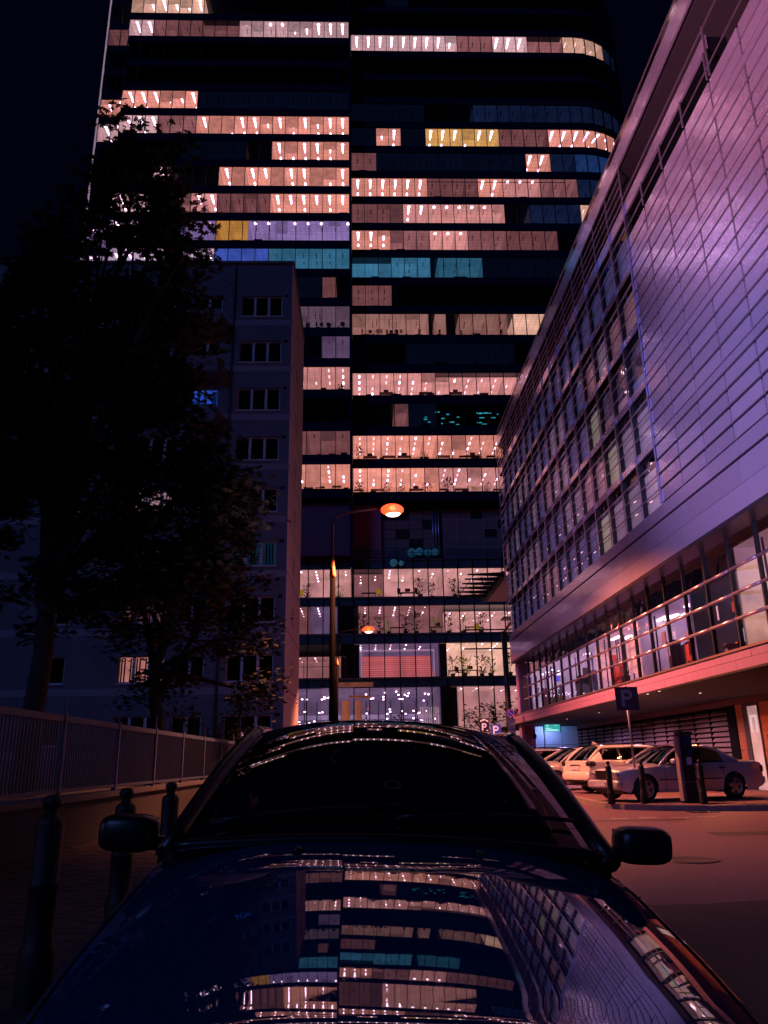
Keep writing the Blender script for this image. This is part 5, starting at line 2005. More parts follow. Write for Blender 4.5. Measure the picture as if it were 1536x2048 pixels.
tree(-11.2, 19.0, 0.5, "broad dark tree filling the left edge behind the fence", 8.0,
     [(1.6, 0, 12.4, 1.5, 1.8, 1.1), (-.5, 0, 12.0, 1.7, 1.8, 1.3), (2.6, -.3, 10.3, 1.4, 1.6, 1.3), (.2, 0, 9.4, 2.3, 2.2, 1.8), (-2.6, 0, 10.0, 1.8, 1.8, 1.7), (2.2, 0, 7.2, 1.8, 1.7, 1.5), (-1, -.4, 6.5, 2.2, 1.9, 1.5),
      (-3.4, 0, 7.0, 1.7, 1.8, 1.7), (.6, 0, 4.6, 1.7, 1.6, 1.0)], 12, 640, 0.17)
tree(-6.6, 26.5, 0.5, "smaller tree with sparse dull leaves in front of the apartment block", 5.5,
     [(1.6, 0, 8.2, 1.3, 1.3, 1.1), (2.3, 0, 6.4, 1.2, 1.3, 1.0), (.5, 0, 6.6, 1.5, 1.4, 1.3), (3.0, .3, 4.9, 1.0, 1.2, .8), (1.3, 0, 4.6, 1.4, 1.3, .9), (-1.2, .3, 5.6, 1.4, 1.3, 1.2), (3.2, 0, 2.9, .9, 1.0, .9), (0, 0, 3.0, 1.2, 1.2, 1.0), (-1.8, 0, 8.0, 1.4, 1.3, 1.3)], 13, 620, 0.15)
tree(-4.9, 33.0, 0.4, "low bushy shrub at the foot of the apartment block corner", 1.2,
     [(.3, 0, 1.7, .9, .9, .7), (-.9, 0, 1.9, 1.0, .9, .9), (.0, .2, 3.0, .7, .7, .7), (-1.9, 0, 1.5, .9, .9, .8)], 14, 520, 0.11, name="garden_shrub")
tree(3.9, 74.0, 0.0, "large dark round shrub before the tower lobby glass", 1.6,
     [(0, 0, 3.2, 1.8, 1.5, 1.9), (1.4, 0, 2.4, 1.2, 1.2, 1.4), (-1.6, 0, 2.3, 1.2, 1.2, 1.4), (3.2, 0, 2.6, 1.4, 1.2, 1.3), (-.6, 0, 4.7, .8, .8, .7)], 15, 360, 0.20, name="street_shrub")
tree(11.5, 70.0, 0.0, "loose wide shrub with airy branches before the pink lobby wall, near the blue P signs", 2.2,
     [(0, 0, 5.2, 1.5, 1.2, 1.1), (-1.7, 0, 4.4, 1.2, 1.2, .9), (1.6, 0, 4.6, 1.2, 1.2, .9), (-2.9, 0, 3.6, .9, 1, .8), (.2, 0, 3.7, 1.5, 1.2, .9), (2.6, .0, 6.0, .5, .5, .5)], 16, 110, 0.24, name="street_shrub")
tree(14.6, 68.0, 0.0, "small airy shrub behind the no-parking sign", 2.2,
     [(0, 0, 4.6, .9, 1.2, 1.3), (.3, 0, 6.2, .6, .8, .8), (-.3, 0, 3.0, .8, .8, .9)], 17, 120, 0.22, name="street_shrub")

# ------------------------------------------------------------------ cars
rubber = pmat("tyre_rubber", (0.012, 0.012, 0.013), 0.8, var=0.2)
alloy = pmat("alloy", (0.55, 0.55, 0.58), 0.3, 0.9)
car_glass = gmat("car_glass", (0.10, 0.11, 0.14), 0.16, 0.015)
trim_b = pmat("black_trim", (0.008, 0.008, 0.010), 0.35)
chrome = pmat("chrome", (0.75, 0.75, 0.78), 0.12, 1.0)
cabin_m = pmat("cabin_dark", (0.012, 0.012, 0.014), 0.8)
lens_m = pmat("headlamp_lens", (0.55, 0.52, 0.55), 0.12, 0.7)
red_m = pmat("tail_lamp", (0.16, 0.008, 0.012), 0.15, coat=1.0)


def car_paint(name, color, metal, rough, coat_ior=1.6, flake=0.1):
    m = bpy.data.materials.new(name)
    t = nt(m)
    b = t.nodes["Principled BSDF"]
    b.inputs["Metallic"].default_value = metal
    b.inputs["Roughness"].default_value = rough
    b.inputs["Coat Weight"].default_value = 1.0
    b.inputs["Coat Roughness"].default_value = 0.012
    b.inputs["Coat IOR"].default_value = coat_ior
    tc = t.nodes.new("ShaderNodeTexCoord")
    nz = t.nodes.new("ShaderNodeTexNoise")
    nz.inputs["Scale"].default_value = 2.5
    nz.inputs["Detail"].default_value = 8
    mx = t.nodes.new("ShaderNodeMix")
    mx.data_type = 'RGBA'
    mx.inputs[6].default_value = (*[c * (1 - flake) for c in color], 1)
    mx.inputs[7].default_value = (*[min(1, c * (1 + flake)) for c in color], 1)
    t.links.new(tc.outputs["Object"], nz.inputs["Vector"])
    t.links.new(nz.outputs["Fac"], mx.inputs[0])
    t.links.new(mx.outputs[2], b.inputs["Base Color"])
    n2 = t.nodes.new("ShaderNodeTexNoise")
    n2.inputs["Scale"].default_value = 3.2
    n2.inputs["Detail"].default_value = 1
    bp = t.nodes.new("ShaderNodeBump")
    bp.inputs["Strength"].default_value = 0.035
    bp.inputs["Distance"].default_value = 0.01
    t.links.new(tc.outputs["Object"], n2.inputs["Vector"])
    t.links.new(n2.outputs["Fac"], bp.inputs["Height"])
    t.links.new(bp.outputs[0], b.inputs["Coat Normal"])
    n3 = t.nodes.new("ShaderNodeTexNoise")
    n3.inputs["Scale"].default_value = 90.0
    n3.inputs["Detail"].default_value = 6
    cr = t.nodes.new("ShaderNodeMapRange")
    cr.inputs[1].default_value = 0.45
    cr.inputs[2].default_value = 0.75
    cr.inputs[3].default_value = 0.010
    cr.inputs[4].default_value = 0.035
    t.links.new(tc.outputs["Object"], n3.inputs["Vector"])
    t.links.new(n3.outputs["Fac"], cr.inputs[0])
    t.links.new(cr.outputs[0], b.inputs["Coat Roughness"])
    MATS[name] = m
    return m


def lerp_tab(tab, y):
    """monotone cubic through the table"""
    if y <= tab[0][0]:
        return tab[0][1]
    if y >= tab[-1][0]:
        return tab[-1][1]
    n = len(tab)
    d = [(tab[i + 1][1] - tab[i][1]) / (tab[i + 1][0] - tab[i][0]) for i in range(n - 1)]

    def m(i):
        if i == 0:
            return d[0]
        if i == n - 1:
            return d[-1]
        if d[i - 1] * d[i] <= 0:
            return 0.0
        h0, h1 = tab[i][0] - tab[i - 1][0], tab[i + 1][0] - tab[i][0]
        w1, w2 = 2 * h1 + h0, h1 + 2 * h0
        return (w1 + w2) / (w1 / d[i - 1] + w2 / d[i])
    for i in range(n - 1):
        if y <= tab[i + 1][0]:
            h = tab[i + 1][0] - tab[i][0]
            t = (y - tab[i][0]) / h
            return ((2 * t ** 3 - 3 * t * t + 1) * tab[i][1] + (t ** 3 - 2 * t * t + t) * h * m(i)
                    + (-2 * t ** 3 + 3 * t * t) * tab[i + 1][1] + (t ** 3 - t * t) * h * m(i + 1))
    return tab[-1][1]


def wheel_mesh(r, spokes=5):
    ty = MB()
    ty.lathe([(r * .66, -.095), (r * .93, -.10), (r, -.075), (r, .075), (r * .93, .10), (r * .66, .095)], 32)
    ri = MB()
    ri.lathe([(r * .70, -.09), (r * .66, -.095), (r * .62, -.075), (r * .60, .05), (r * .16, .055)], 32)
    ri.lathe([(0.001, -.085), (r * .13, -.08), (r * .17, -.05)], 16)
    for k in range(spokes):
        a = 2 * math.pi * k / spokes
        M = Matrix.Rotation(a, 4, 'Z')
        i = len(ri.v)
        w0, w1 = r * .13, r * .16
        P = [(r * .12, -w0, -.075), (r * .64, -w1, -.07), (r * .64, w1, -.07), (r * .12, w0, -.075), (r * .12, -w0, -.03), (r * .64, -w1, -.03), (r * .64, w1, -.03), (r * .12, w0, -.03)]
        ri.v += [tuple(M @ Vector(p)) for p in P]
        for q in ((0, 3, 2, 1), (0, 1, 5, 4), (2, 3, 7, 6)):
            ri.f.append(tuple(i + j for j in q))
            ri.mi.append(0)
            ri.sm.append(False)
    bk = MB()
    bk.lathe([(0.001, .0), (r * .6, .0)], 20)
    return ty.mesh("tyre", rubber), ri.mesh("rim", alloy), bk.mesh("hub_shadow", joint_m)


def make_car(name, label, cat, loc, rz, S, paint, group=None, roll=0.0, hi=False):
    """S: spec of lengths in metres; the car's nose is at local y = 0 and it is symmetric about x = 0"""
    t = thing(name, label, cat, loc, rz, group)
    L, HW = S['L'], S['HW']
    top, sho, plan = S['top'], S['shoulder'], S['plan']
    sill, wr, wy = S['sill'], S['wr'], S['wheels']
    n = int(L / (0.045 if hi else 0.07))
    ys = sorted(set([round(L * k / n, 4) for k in range(n + 1)] + [round(w + s * (wr + .055), 4) for w in wy for s in (-1, 1)]))
    nb_, nt_ = 9, (26 if hi else 12)
    ca = wr + 0.055

    def width(y):
        return HW * lerp_tab(plan, y)

    def bottom(y):
        z = lerp_tab(S.get('under', [(0, sill)]), y)
        for w in wy:
            d = abs(y - w)
            if d < ca:
                z = max(z, wr + math.sqrt(max(0, ca * ca - d * d)))
        return z

    def side_x(y, u, zs, zb):
        # u: 0 at sill height, 1 at the shoulder
        bulge = S.get('bulge', 0.035)
        w = width(y)
        fl = 0
        for wv in wy:
            fl = max(fl, math.exp(-((y - wv) / 0.34) ** 2))
        return w - bulge * ((1 - u) ** 2) * 1.6 - 0.035 * (u ** 4) + 0.018 * fl * (1 - u)

    def section(y, sgn):
        zs, zc = lerp_tab(sho, y), lerp_tab(top, y)
        zb = min(bottom(y), zs - 0.03)
        row = []
        for k in range(nb_ + 1):
            z = zb + (zs - zb) * k / nb_
            u = (z - sill) / (zs - sill)
            row.append((sgn * side_x(y, u, zs, sill), y, z))
        xs_ = abs(row[-1][0])
        p = S.get('crown_pow', 2.6)
        for k in range(1, nt_ + 1):
            v = k / nt_
            v2 = v ** 1.6 if hi else v ** 1.3
            x = xs_ * (1 - v2)
            zz = zs + (zc - zs) * (1 - (1 - v2) ** p)
            row.append((sgn * x, y, zz))
        return row
    body = MB()
    hood = MB()
    hs = nb_ + (3 if hi else 2)
    hy0, hy1 = S.get('hood', (0, 0))
    for sgn in (1, -1):
        rows = [section(y, sgn) for y in ys]
        m = len(rows[0])
        for a in range(len(rows) - 1):
            yc = (ys[a] + ys[a + 1]) / 2
            inh = hy0 < yc < hy1
            for b in range(m - 1):
                tgt = hood if (inh and b >= hs) else body
                q = [rows[a][b], rows[a][b + 1], rows[a + 1][b + 1], rows[a + 1][b]]
                if sgn > 0:
                    q = q[::-1]
                tgt.face(q, 0, True)
        for a, fl in ((0, sgn > 0), (len(rows) - 1, sgn < 0)):
            r0 = rows[a]
            zb0 = r0[0][2]
            for b in range(m - 1):
                q = [r0[b], r0[b + 1], (0, r0[b + 1][1], r0[b + 1][2]), (0, r0[b][1], r0[b][2])]
                body.face(q if fl else q[::-1], 0, False)
    body.build("body", paint, t, weld=True)
    if hood.f:
        hood.build("hood", paint, t, weld=True)
    # dark floor and wheel wells
    u = MB()
    u.box(-HW + .22, HW - .22, 0.15, L - 0.15, sill + .02, sill + .08)
    for w in wy:
        u.box(-HW + .24, HW - .24, w - ca, w + ca, sill - .02, sill + .42)
    u.build("underbody", trim_b, t)
    # glasshouse
    y1, y2, y3, y4 = S['cabin']
    zr = S['roof']
    WR, kk = S['roof_hw'], S.get('screen_curve', 0.25)
    k4 = S.get('rear_curve', 0.3)
    base_w = width(y1) - 0.115

    def T(y):
        if y < y2:
            s = (y - y1) / (y2 - y1)
            z0 = lerp_tab(top, y1) - 0.01
            return z0 + (zr - 0.045 - z0) * (s * (1 + kk) - kk * s * s)
        if y > y3:
            s = (y4 - y) / (y4 - y3)
            z0 = lerp_tab(top, y4) - 0.01
            return z0 + (zr - 0.05 - z0) * (s * (1 + k4) - k4 * s * s)
        s = (y - y2) / (y3 - y2)
        return zr - 0.045 * (1 - s) ** 2 - 0.05 * s ** 2 if True else zr

    def Wt(y):
        if y < y2:
            s = (y - y1) / (y2 - y1)
            return base_w + (WR - base_w) * (s ** 0.9)
        if y > y3:
            s = (y4 - y) / (y4 - y3)
            b4 = width(y4) - 0.16
            return b4 + (WR - 0.03 - b4) * (s ** 0.9)
        s = (y - y2) / (y3 - y2)
        return WR - 0.03 * s * s + 0.02 * math.sin(math.pi * s)

    def drop(y):
        s = min(1, max(0, (y - y1) / (y2 - y1))) * min(1, max(0, (y4 - y) / (y4 - y3)))
        return 0.045 + 0.03 * s

    def across(y, v):
        """v -1..1 across the top of the glasshouse"""
        w = Wt(y)
        return (w * v, y, T(y) - drop(y) * abs(v) ** 2.4)

    def patch(name_, ya, yb, mat_, v0=-1, v1=1, nv=16, ny=12, lift=0.0, parent=t):
        b = MB()
        rows = []
        for i in range(ny + 1):
            y = ya + (yb - ya) * i / ny
            row = []
            for j in range(nv + 1):
                p = across(y, v0 + (v1 - v0) * j / nv)
                row.append((p[0], p[1], p[2] + lift))
            rows.append(row)
        b.grid(rows, 0, True, False)
        return b.build(name_, mat_, parent)
    patch("windscreen", y1, y2 + .01, car_glass, nv=24 if hi else 12, ny=16 if hi else 10)
    patch("roof", y2, y3, paint, nv=24 if hi else 14, ny=20 if hi else 12)
    patch("rear_window", y3 - .01, y4, car_glass)

    def belt(y, sgn):
        return (sgn * (width(y) - 0.075), y, lerp_tab(sho, y) + 0.004)

    def top_edge(y, sgn):
        p = across(y, sgn)
        return p

    def side(name_, ya, yb, mat_, sgn, out=0.0):
        b = MB()
        rows = []
        nn = max(3, int((yb - ya) / .08))
        for i in range(nn + 1):
            y = ya + (yb - ya) * i / nn
            lo, hi_ = Vector(belt(y, sgn)), Vector(top_edge(y, sgn))
            row = []
            for j in range(7):
                p = lo.lerp(hi_, j / 6)
                p.x += sgn * (0.022 * math.sin(math.pi * j / 6) + out)
                row.append(tuple(p))
            rows.append(row)
        b.grid(rows, 0, True, sgn > 0)
        return b.build(name_, mat_, t)
    for sgn in (1, -1):
        edges = S['side']
        for (ya, yb, kind) in edges:
            if kind == 'g':
                side("side_window", ya, yb, car_glass, sgn)
            elif kind == 'p':
                side("pillar", ya, yb, paint, sgn, 0.002)
            else:
                side("pillar", ya, yb, trim_b, sgn, 0.002)
        # A pillar, cant rail and C pillar as one painted tube
        P = [top_edge(y1 + (y2 - y1) * i / 8, sgn) for i in range(9)]
        b = MB()
        b.tube(P, [0.034] * 9, 8)
        b.build("a_pillar", trim_b if hi else paint, t)
        P = [top_edge(y2 + (y3 - y2) * i / 10, sgn) for i in range(11)] + [top_edge(y3 + (y4 - y3) * i / 6, sgn) for i in range(1, 7)]
        b = MB()
        b.tube(P, [0.034] * 11 + [0.042] * 6, 8)
        b.build("roof_rail", paint, t)
        b = MB()
        b.tube([belt(y1 + (y4 - y1) * i / 14, sgn) for i in range(15)], 0.012, 6)
        b.build("belt_trim", trim_b, t)
        # rub strip along the doors, shut lines
        if S.get('strip'):
            b = MB()
            zz = S['strip']
            pts = []
            for i in range(13):
                y = wy[0] + ca + .03 + (wy[1] - wy[0] - 2 * ca - .06) * i / 12
                u_ = (zz - sill) / (lerp_tab(sho, y) - sill)
                pts.append((sgn * (side_x(y, u_, 0, 0) + .006), y, zz))
            b.tube(pts, 0.014, 6)
            b.build("rub_strip", trim_b, t)
        for ysh in S.get('shuts', []):
            b = MB()
            pts = []
            for i in range(7):
                z = sill + .05 + (lerp_tab(sho, ysh) - sill - .05) * i / 6
                u_ = (z - sill) / (lerp_tab(sho, ysh) - sill)
                pts.append((sgn * (side_x(ysh, u_, 0, 0) + .001), ysh, z))
            b.tube(pts, 0.005, 4)
            b.build("shut_line", joint_m, t)
        for yh in S.get('handles', []):
            zz = lerp_tab(sho, yh) - .13
            u_ = (zz - sill) / (lerp_tab(sho, yh) - sill)
            xx = side_x(yh, u_, 0, 0)
            b = MB()
            roundbox(b, sgn * (xx + .012), yh, zz, .02, .10, .02, 3, 6)
            b.build("door_handle", trim_b, t)
        # mirrors
        ym = S['mirror']
        zz = lerp_tab(sho, ym)
        b = MB()
        xx = width(ym) - 0.06
        mz = zz + S.get('mirror_up', 0.09)
        mx_ = sgn * (xx + S.get('mirror_out', 0.135))
        roundbox(b, mx_, ym, mz, S.get('mirror_w', .10), .075, .066, 3.6, 10)
        mo = b.build("door_mirror", S.get('mirror_mat', paint), t)
        b = MB().tube([(sgn * (xx - .03), ym + .03, zz + .01), (sgn * (xx + .03), ym + .02, mz - .035), (mx_, ym, mz - .03)], [.03, .028, .03], 8)
        b.build("mirror_arm", trim_b, mo)
        b = MB().face([(mx_ - .085, ym + .078, mz - .05), (mx_ + .085, ym + .078, mz - .05), (mx_ + .085, ym + .078, mz + .05), (mx_ - .085, ym + .078, mz + .05)])
        b.build("mirror_glass", pmat("mirror_silver", (.8, .8, .8), .02, 1.0), mo)
        for w in wy:
            o = bpy.data.objects.new("wheel", None)
            COL.objects.link(o)
            o.parent = t
            o.location = (sgn * (HW - .115), w, wr)
            o.rotation_euler = (0, math.radians(-90 if sgn > 0 else 90), 0)
            ty, ri, bk = S['wm']
            link("tyre", ty, o)
            link("rim", ri, o)
            link("hub_shadow", bk, o)
    # interior: deck, dashboard, seats
    b = MB()
    b.box(-HW + .2, HW - .2, y1 + .12, y4 - .1, sill + .1, lerp_tab(sho, y2) - .03)
    b.build("cabin_floor", cabin_m, t)
    for sx in (-.36, .36):
        for yy in (y2 + .42, y2 + 1.22):
            if yy < y3:
                b = MB()
                roundbox(b, sx, yy, lerp_tab(sho, yy) + .02, .24, .07, .30, 4, 8)
                roundbox(b, sx, yy + .02, lerp_tab(sho, yy) + .27, .12, .05, .075, 3, 8)
                b.build("seat", cabin_m, t)
    b = MB()
    b.tube([(.36 + .18 * math.cos(a * math.pi / 8), y2 + .02 + .03 * math.sin(a * math.pi / 8), lerp_tab(sho, y2) + .02 + .17 * math.sin(a * math.pi / 8)) for a in range(17)], .015, 6)
    b.build("steering_wheel", trim_b, t)
    b = MB()
    roundbox(b, 0, y2 + .12, zr - .13, .11, .02, .035, 3, 8)
    b.build("rear_view_mirror", trim_b, t)
    # nose and tail fittings
    for kind, d in S.get('fit', []):
        b = MB()
        if kind == 'box':
            x0, x1, ya, yb, za, zb, mt, nm = d
            b.box(x0, x1, ya, yb, za, zb)
            b.build(nm, mt, t)
        elif kind == 'round':
            cx, cy_, cz, sx, sy, sz, e, mt, nm = d
            roundbox(b, cx, cy_, cz, sx, sy, sz, e, 8)
            b.build(nm, mt, t)
    t.rotation_euler = (0, roll, rz)
    return t, section, across, T


WM = wheel_mesh(0.31)
WM2 = wheel_mesh(0.32, 8)
# ---- the near dark-blue car, seen over its bonnet
blue_paint = car_paint("dark_blue_paint", (0.006, 0.030, 0.115), 0.0, 0.38, 2.8)
bp_n = blue_paint.node_tree.nodes["Principled BSDF"]
bp_n.inputs["Specular IOR Level"].default_value = 0.0
bp_n.inputs["Specular Tint"].default_value = (0.05, 0.16, 1.0, 1)
c0 = 0.935
tab = []
for k in range(0, 13):
    y = 0.0 + 1.43 * k / 12
    d = 1.43 - y
    z = c0 - .095 * d - .035 * d * d - .013 * d ** 3
    if y < .12:
        z -= 0.06 * ((.12 - y) / .12) ** 2
    tab.append((y, z))
NEAR = dict(L=4.35, HW=0.865, sill=0.20, wr=0.31, wheels=(0.80, 3.42), wm=WM, hood=(0.10, 1.40),
            top=tab + [(1.9, .95), (3.3, .97), (3.75, 1.0), (4.2, .96), (4.35, .90)],
            shoulder=[(0, .52), (.3, .605), (.55, .65), (1.0, .725), (1.43, .79), (1.9, .83), (3.3, .89), (4.2, .86), (4.35, .80)],
            plan=[(0, .80), (.12, .90), (.45, .98), (.9, 1.0), (3.4, 1.0), (4.1, .96), (4.35, .86)],
            crown_pow=3.0, cabin=(1.36, 2.13, 3.25, 4.0), roof=1.405, roof_hw=0.575, screen_curve=.34,
            side=[(1.50, 2.28, 'g'), (2.28, 2.36, 'b'), (2.36, 3.3, 'g'), (3.3, 3.9, 'p')], mirror=1.66, mirror_up=.10, mirror_out=.15, mirror_w=.105, mirror_mat=trim_b,
            shuts=[1.35, 2.3], handles=[2.15], strip=.48)
near, nsec, nacr, nT = make_car("parked_car", "dark blue car filling the foreground, its glossy bonnet mirroring the lit tower", "car", (0.055, 1.50, 0.0), 0.0, NEAR, blue_paint, roll=math.radians(2.4), hi=True)
near.location.z = 0.03
# bonnet shut lines, washer jets, wipers, cowl, badge sticker, number plate
for sgn in (1, -1):
    pts = []
    for i in range(16):
        y = .12 + (1.40 - .12) * i / 15
        r = nsec(y, sgn)[9 + 3]
        pts.append((r[0], r[1], r[2] + .0005))
    MB().tube(pts, .0045, 5).build("shut_line", joint_m, near)
b = MB()
P = [nacr(1.385, v / 10) for v in range(-10, 11)]
b.tube([(p[0] * 1.0, p[1] - .02 + .02 * abs(p[0]), lerp_tab(NEAR['top'], 1.37) - .035 * abs(p[0]) ** 2 / .5 + .004) for p in P], .022, 6)
b.build("cowl", trim_b, near)
for x in (-.30, .28):
    b = MB()
    roundbox(b, x, 1.22, lerp_tab(NEAR['top'], 1.22) - .002, .016, .022, .012, 2.5, 6)
    b.build("washer_jet", trim_b, near)
for x0, x1, in ((-.62, .05), (.02, .66)):
    b = MB()
    pts = []
    for i in range(9):
        x = x0 + (x1 - x0) * i / 8
        y = 1.42 + .05 * i / 8
        w = x / .76
        p = nacr(y + .03, max(-1, min(1, w)))
        pts.append((x, p[1] - .012, p[2] + .018))
    b.tube(pts, .008, 6)
    b.build("wiper", trim_b, near)
o = MB().lathe([(.022, 0), (.036, 0)], 20).build("screen_sticker", pmat("pale_sticker", (.012, .015, .02), .6), near)
pc = nacr(1.62, .02)
o.location = (pc[0], pc[1] - .004, pc[2] + .004)
o.rotation_euler = (math.radians(33), 0, 0)
o.scale = (1, .8, 1)
MB().box(-.26, .26, -.02, -.005, .33, .44).build("number_plate", white_s, near)
for sgn in (1, -1):
    b = MB()
    roundbox(b, sgn * .56, .045, .50, .15, .06, .07, 3, 8)
    b.build("headlight", lens_m, near)
MB().box(-.36, .36, -.012, -.002, .46, .58).build("grille", trim_b, near)
MB().box(-.55, .55, .25, .60, .66, .70).build("dash_top", cabin_m, near, (0, 1.35, .13))
paper = MB().box(.22, .30, 0, .004, 0, .22).build("sun_visor_tag", pmat("tag_grey", (.28, .26, .30), .7), near, (.10, 2.30, 1.06))

silver = car_paint("silver_paint", (0.62, 0.64, 0.74), 0.5, 0.35, 1.5)
white_p = car_paint("white_paint", (0.72, 0.66, 0.62), 0.0, 0.4, 1.5)
silver2 = car_paint("warm_silver_paint", (0.50, 0.46, 0.46), 0.4, 0.35, 1.5)
darkp = car_paint("dark_paint", (0.02, 0.02, 0.03), 0.4, 0.35, 1.5)
ANG = math.radians(-74)


def fr(x, y, rz):
    """world position of a car's local origin"""
    return (x, y, ZR)


SED = dict(L=4.42, HW=0.87, sill=0.20, wr=0.315, wheels=(0.70, 3.42), wm=WM, hood=(0, 0),
           top=[(0, .76), (.08, .80), (.6, .88), (1.25, .93), (3.5, .98), (4.2, .98), (4.44, .95), (4.5, .90)],
           shoulder=[(0, .70), (.08, .74), (.6, .80), (1.3, .86), (3.5, .92), (4.2, .92), (4.5, .84)],
           plan=[(0, .74), (.12, .84), (.4, .96), (.8, .99), (3.9, .99), (4.3, .93), (4.42, .88)],
           under=[(0, .30), (.35, .22), (3.9, .22), (4.5, .34)],
           cabin=(1.22, 1.94, 2.90, 3.68), roof=1.425, roof_hw=0.58, side=[(1.36, 2.24, 'g'), (2.24, 2.34, 'b'), (2.34, 3.16, 'g'), (3.16, 3.62, 'p')],
           mirror=1.54, strip=.52, shuts=[1.30, 2.30, 3.10], handles=[2.22, 3.05],
           fit=[('box', (-.30, .30, -.035, -.002, .56, .74, trim_b, 'grille')), ('box', (-.33, .33, -.045, -.036, .735, .76, chrome, 'grille_trim')),
                ('box', (-.33, .33, -.045, -.036, .545, .56, chrome, 'grille_trim')),
                ('round', (-.50, .04, .65, .17, .07, .085, 3.5, lens_m, 'headlight')), ('round', (.50, .04, .65, .17, .07, .085, 3.5, lens_m, 'headlight')),
                ('round', (0, .03, .42, .74, .09, .10, 6, silver, 'bumper')), ('box', (-.26, .26, -.125, -.10, .37, .47, white_s, 'number_plate')),
                ('round', (0, 4.40, .45, .80, .09, .11, 6, silver, 'bumper')), ('round', (-.66, 4.38, .74, .15, .06, .10, 4, red_m, 'tail_light')), ('round', (.66, 4.38, .74, .15, .06, .10, 4, red_m, 'tail_light')),
                ('box', (-.5, .5, -.11, -.101, .30, .34, trim_b, 'bumper_intake'))])
make_car("parked_car", "silver saloon parked side-on behind the parking meter, its nose to the left", "car", (6.28, 21.42, ZR), ANG, SED, silver)
WAG = dict(L=4.55, HW=0.90, sill=0.22, wr=0.325, wheels=(0.90, 3.60), wm=WM2, hood=(0, 0),
           top=[(0, .78), (.1, .84), (.6, .95), (1.2, 1.01), (3.6, 1.05), (4.3, 1.04), (4.55, .98)],
           shoulder=[(0, .70), (.1, .74), (.6, .85), (1.3, .93), (3.6, .99), (4.3, 1.0), (4.55, .95)],
           plan=[(0, .84), (.12, .92), (.45, .99), (4.0, 1.0), (4.4, .95), (4.55, .90)],
           under=[(0, .28), (.35, .22), (3.9, .24), (4.55, .42)],
           cabin=(1.18, 2.0, 3.95, 4.50), roof=1.50, roof_hw=0.62, side=[(1.32, 2.35, 'g'), (2.35, 2.43, 'b'), (2.43, 3.35, 'g'), (3.35, 3.42, 'b'), (3.42, 4.05, 'g'), (4.05, 4.45, 'p')],
           mirror=1.60, shuts=[1.36, 2.40, 3.30], handles=[2.28, 3.2],
           fit=[('round', (-.74, 4.44, .90, .16, .14, .085, 3, trim_b, 'tail_light')), ('round', (.74, 4.44, .90, .16, .14, .085, 3, trim_b, 'tail_light')),
                ('round', (0, 4.50, .52, .86, .12, .14, 5, white_p, 'bumper')), ('box', (-.26, .26, 4.555, 4.57, .72, .83, white_s, 'number_plate')), ('box', (-.30, .30, 4.552, 4.58, .85, .875, chrome, 'boot_trim')),
                ('box', (-.5, .5, 4.58, 4.625, .36, .42, trim_b, 'bumper_insert')), ('round', (0, .05, .45, .82, .12, .15, 5, white_p, 'bumper')),
                ('round', (-.6, .06, .68, .18, .1, .07, 3, lens_m, 'headlight')), ('round', (.6, .06, .68, .18, .1, .07, 3, lens_m, 'headlight'))])
# the estate car stands tail to the street: turned half round
wz_ = ANG + math.pi


def place_tail(x, y, rz, L):
    """origin so that the tail centre lies at (x, y)"""
    return (x + L * math.sin(rz), y - L * math.cos(rz), ZR)


w1, _, _, wT = make_car("parked_car", "white estate car lit orange, parked tail to the street behind the silver saloon", "car", place_tail(6.85, 26.3, wz_, 4.55), wz_, WAG, white_p)
b = MB()
b.face([(-.02, 3.65, 1.49), (.02, 3.65, 1.49), (.0, 3.86, 1.60)])
b.face([(-.02, 3.65, 1.49), (.0, 3.86, 1.60), (-.015, 3.88, 1.49)])
b.face([(.02, 3.65, 1.49), (.015, 3.88, 1.49), (.0, 3.86, 1.60)])
b.build("roof_antenna", white_p, w1)
HAT = dict(SED)
HAT.update(L=4.2, top=[(0, .72), (.1, .80), (.6, .92), (1.15, .99), (3.5, 1.0), (4.1, .98), (4.2, .93)],
           shoulder=[(0, .66), (.1, .72), (.6, .82), (1.2, .90), (3.5, .96), (4.2, .9)],
           plan=[(0, .82), (.12, .90), (.45, .98), (3.7, 1.0), (4.1, .95), (4.2, .9)], wheels=(.85, 3.4), cabin=(1.1, 1.9, 3.45, 4.1), roof=1.47, roof_hw=.6,
           side=[(1.24, 2.2, 'g'), (2.2, 2.28, 'b'), (2.28, 3.2, 'g'), (3.2, 4.0, 'p')], mirror=1.5, strip=None, shuts=[1.3, 2.25], handles=[2.1],
           fit=[('box', (-.38, .38, -.03, -.002, .50, .64, trim_b, 'grille')), ('round', (-.56, .06, .64, .20, .09, .075, 3, lens_m, 'headlight')), ('round', (.56, .06, .64, .20, .09, .075, 3, lens_m, 'headlight')),
                ('round', (0, .03, .40, .80, .12, .13, 5, silver2, 'bumper')), ('box', (-.26, .26, -.105, -.09, .36, .46, white_s, 'number_plate')), ('box', (-.5, .5, -.10, -.09, .28, .33, trim_b, 'bumper_intake'))])
make_car("parked_car", "warm silver hatchback with nose to the street, half hidden behind the estate car", "car", (5.75, 29.3, ZR), ANG, HAT, silver2)
WAG2 = dict(WAG)
WAG2['fit'] = [f if 'bumper' not in f[1] else (f[0], tuple(silver2 if q is white_p else q for q in f[1])) for f in WAG['fit']]
make_car("parked_car", "reddish-lit pale car with bright rear window, third in the parked row", "car", place_tail(6.1, 34.6, wz_, 4.55), wz_, WAG2, silver2)
HAT2 = dict(HAT)
HAT2['fit'] = [f if 'bumper' not in f[1] else (f[0], tuple(darkp if q is silver2 else q for q in f[1])) for f in HAT['fit']]
HAT2['roof'] = 1.62
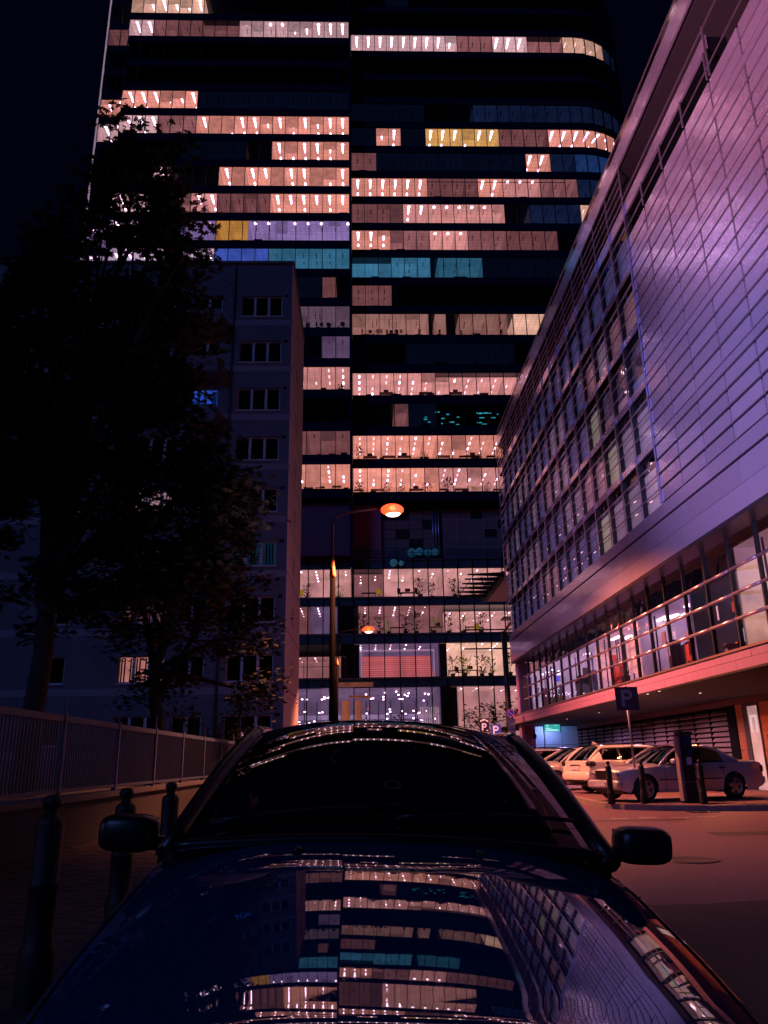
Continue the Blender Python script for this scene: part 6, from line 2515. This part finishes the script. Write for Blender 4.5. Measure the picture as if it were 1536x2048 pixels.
make_car("parked_car", "dark car farthest along the parked row, only its roof showing", "car", (6.2, 37.6, ZR), ANG, HAT2, darkp)

# ------------------------------------------------------------------ unseen wash lights added to brighten the lilac panels; arcade lights known by spill
fl = thing("added_floodlight_mast", "added unseen mast of wash lights that brightens the lilac panels", "added_floodlight", (-11.5, 2.5, 0.6))
MB().tube([(0, 0, 0), (0, 0, 3.4)], [0.14, 0.09], 12).build("pole", steel, fl)
for k, (dz, aim, colr, pw, cone) in enumerate(((2.6, (8.73, 17.0, 9.2), (0.54, 0.44, 1.0), 46000, 27), (3.1, (8.73, 14.0, 18.0), (1.0, 0.38, 0.58), 50000, 34), (2.0, (8.73, 31.0, 9.5), (0.85, 0.38, 0.66), 26000, 19))):
    src = Vector((0.25, 0.0, dz))
    tgt = Vector(aim) - Vector((-11.5, 2.5, 0.6)) - src
    ho = MB().box(-0.3, 0.3, -0.12, 0.12, -0.22, 0.22).build("lamp_head", pole_p, fl, src)
    ho.rotation_mode = 'QUATERNION'
    ho.rotation_quaternion = tgt.to_track_quat('Y', 'Z')
    MB().face([(-0.27, 0.122, -0.2), (-0.27, 0.122, 0.2), (0.27, 0.122, 0.2), (0.27, 0.122, -0.2)]).build("lamp_glass", emat("added_flood_glass_%d" % k, colr, 20.0), ho)
    ad = bpy.data.lights.new("added_floodlight", 'SPOT')
    ad.energy = pw
    ad.color = colr
    ad.spot_size = math.radians(cone)
    ad.spot_blend = 1.0
    ad.shadow_soft_size = 0.2
    ao = bpy.data.objects.new("added_floodlight", ad)
    COL.objects.link(ao)
    ao.parent = fl
    ao.location = src + tgt.normalized() * 0.3
    ao.rotation_mode = 'QUATERNION'
    ao.rotation_quaternion = tgt.to_track_quat('-Z', 'Y')
for i, (x, y, colr, pw) in enumerate(((10.4, 24.4, (1.0, 0.30, 0.12), 420), (10.2, 29.5, (1.0, 0.42, 0.52), 560), (10.2, 34.5, (1.0, 0.42, 0.6), 620), (10.2, 40.0, (0.7, 0.42, 0.9), 520))):
    o = link("downlight", dlm, shop, (x - 8.73, y, 3.034))
    ad = bpy.data.lights.new("arcade_light", 'SPOT')
    ad.energy = pw
    ad.color = colr
    ad.spot_size = math.radians(165)
    ad.spot_blend = 0.4
    ad.shadow_soft_size = 0.06
    ao = bpy.data.objects.new("arcade_light", ad)
    COL.objects.link(ao)
    ao.parent = shop
    ao.location = (x - 8.73, y, 3.01)
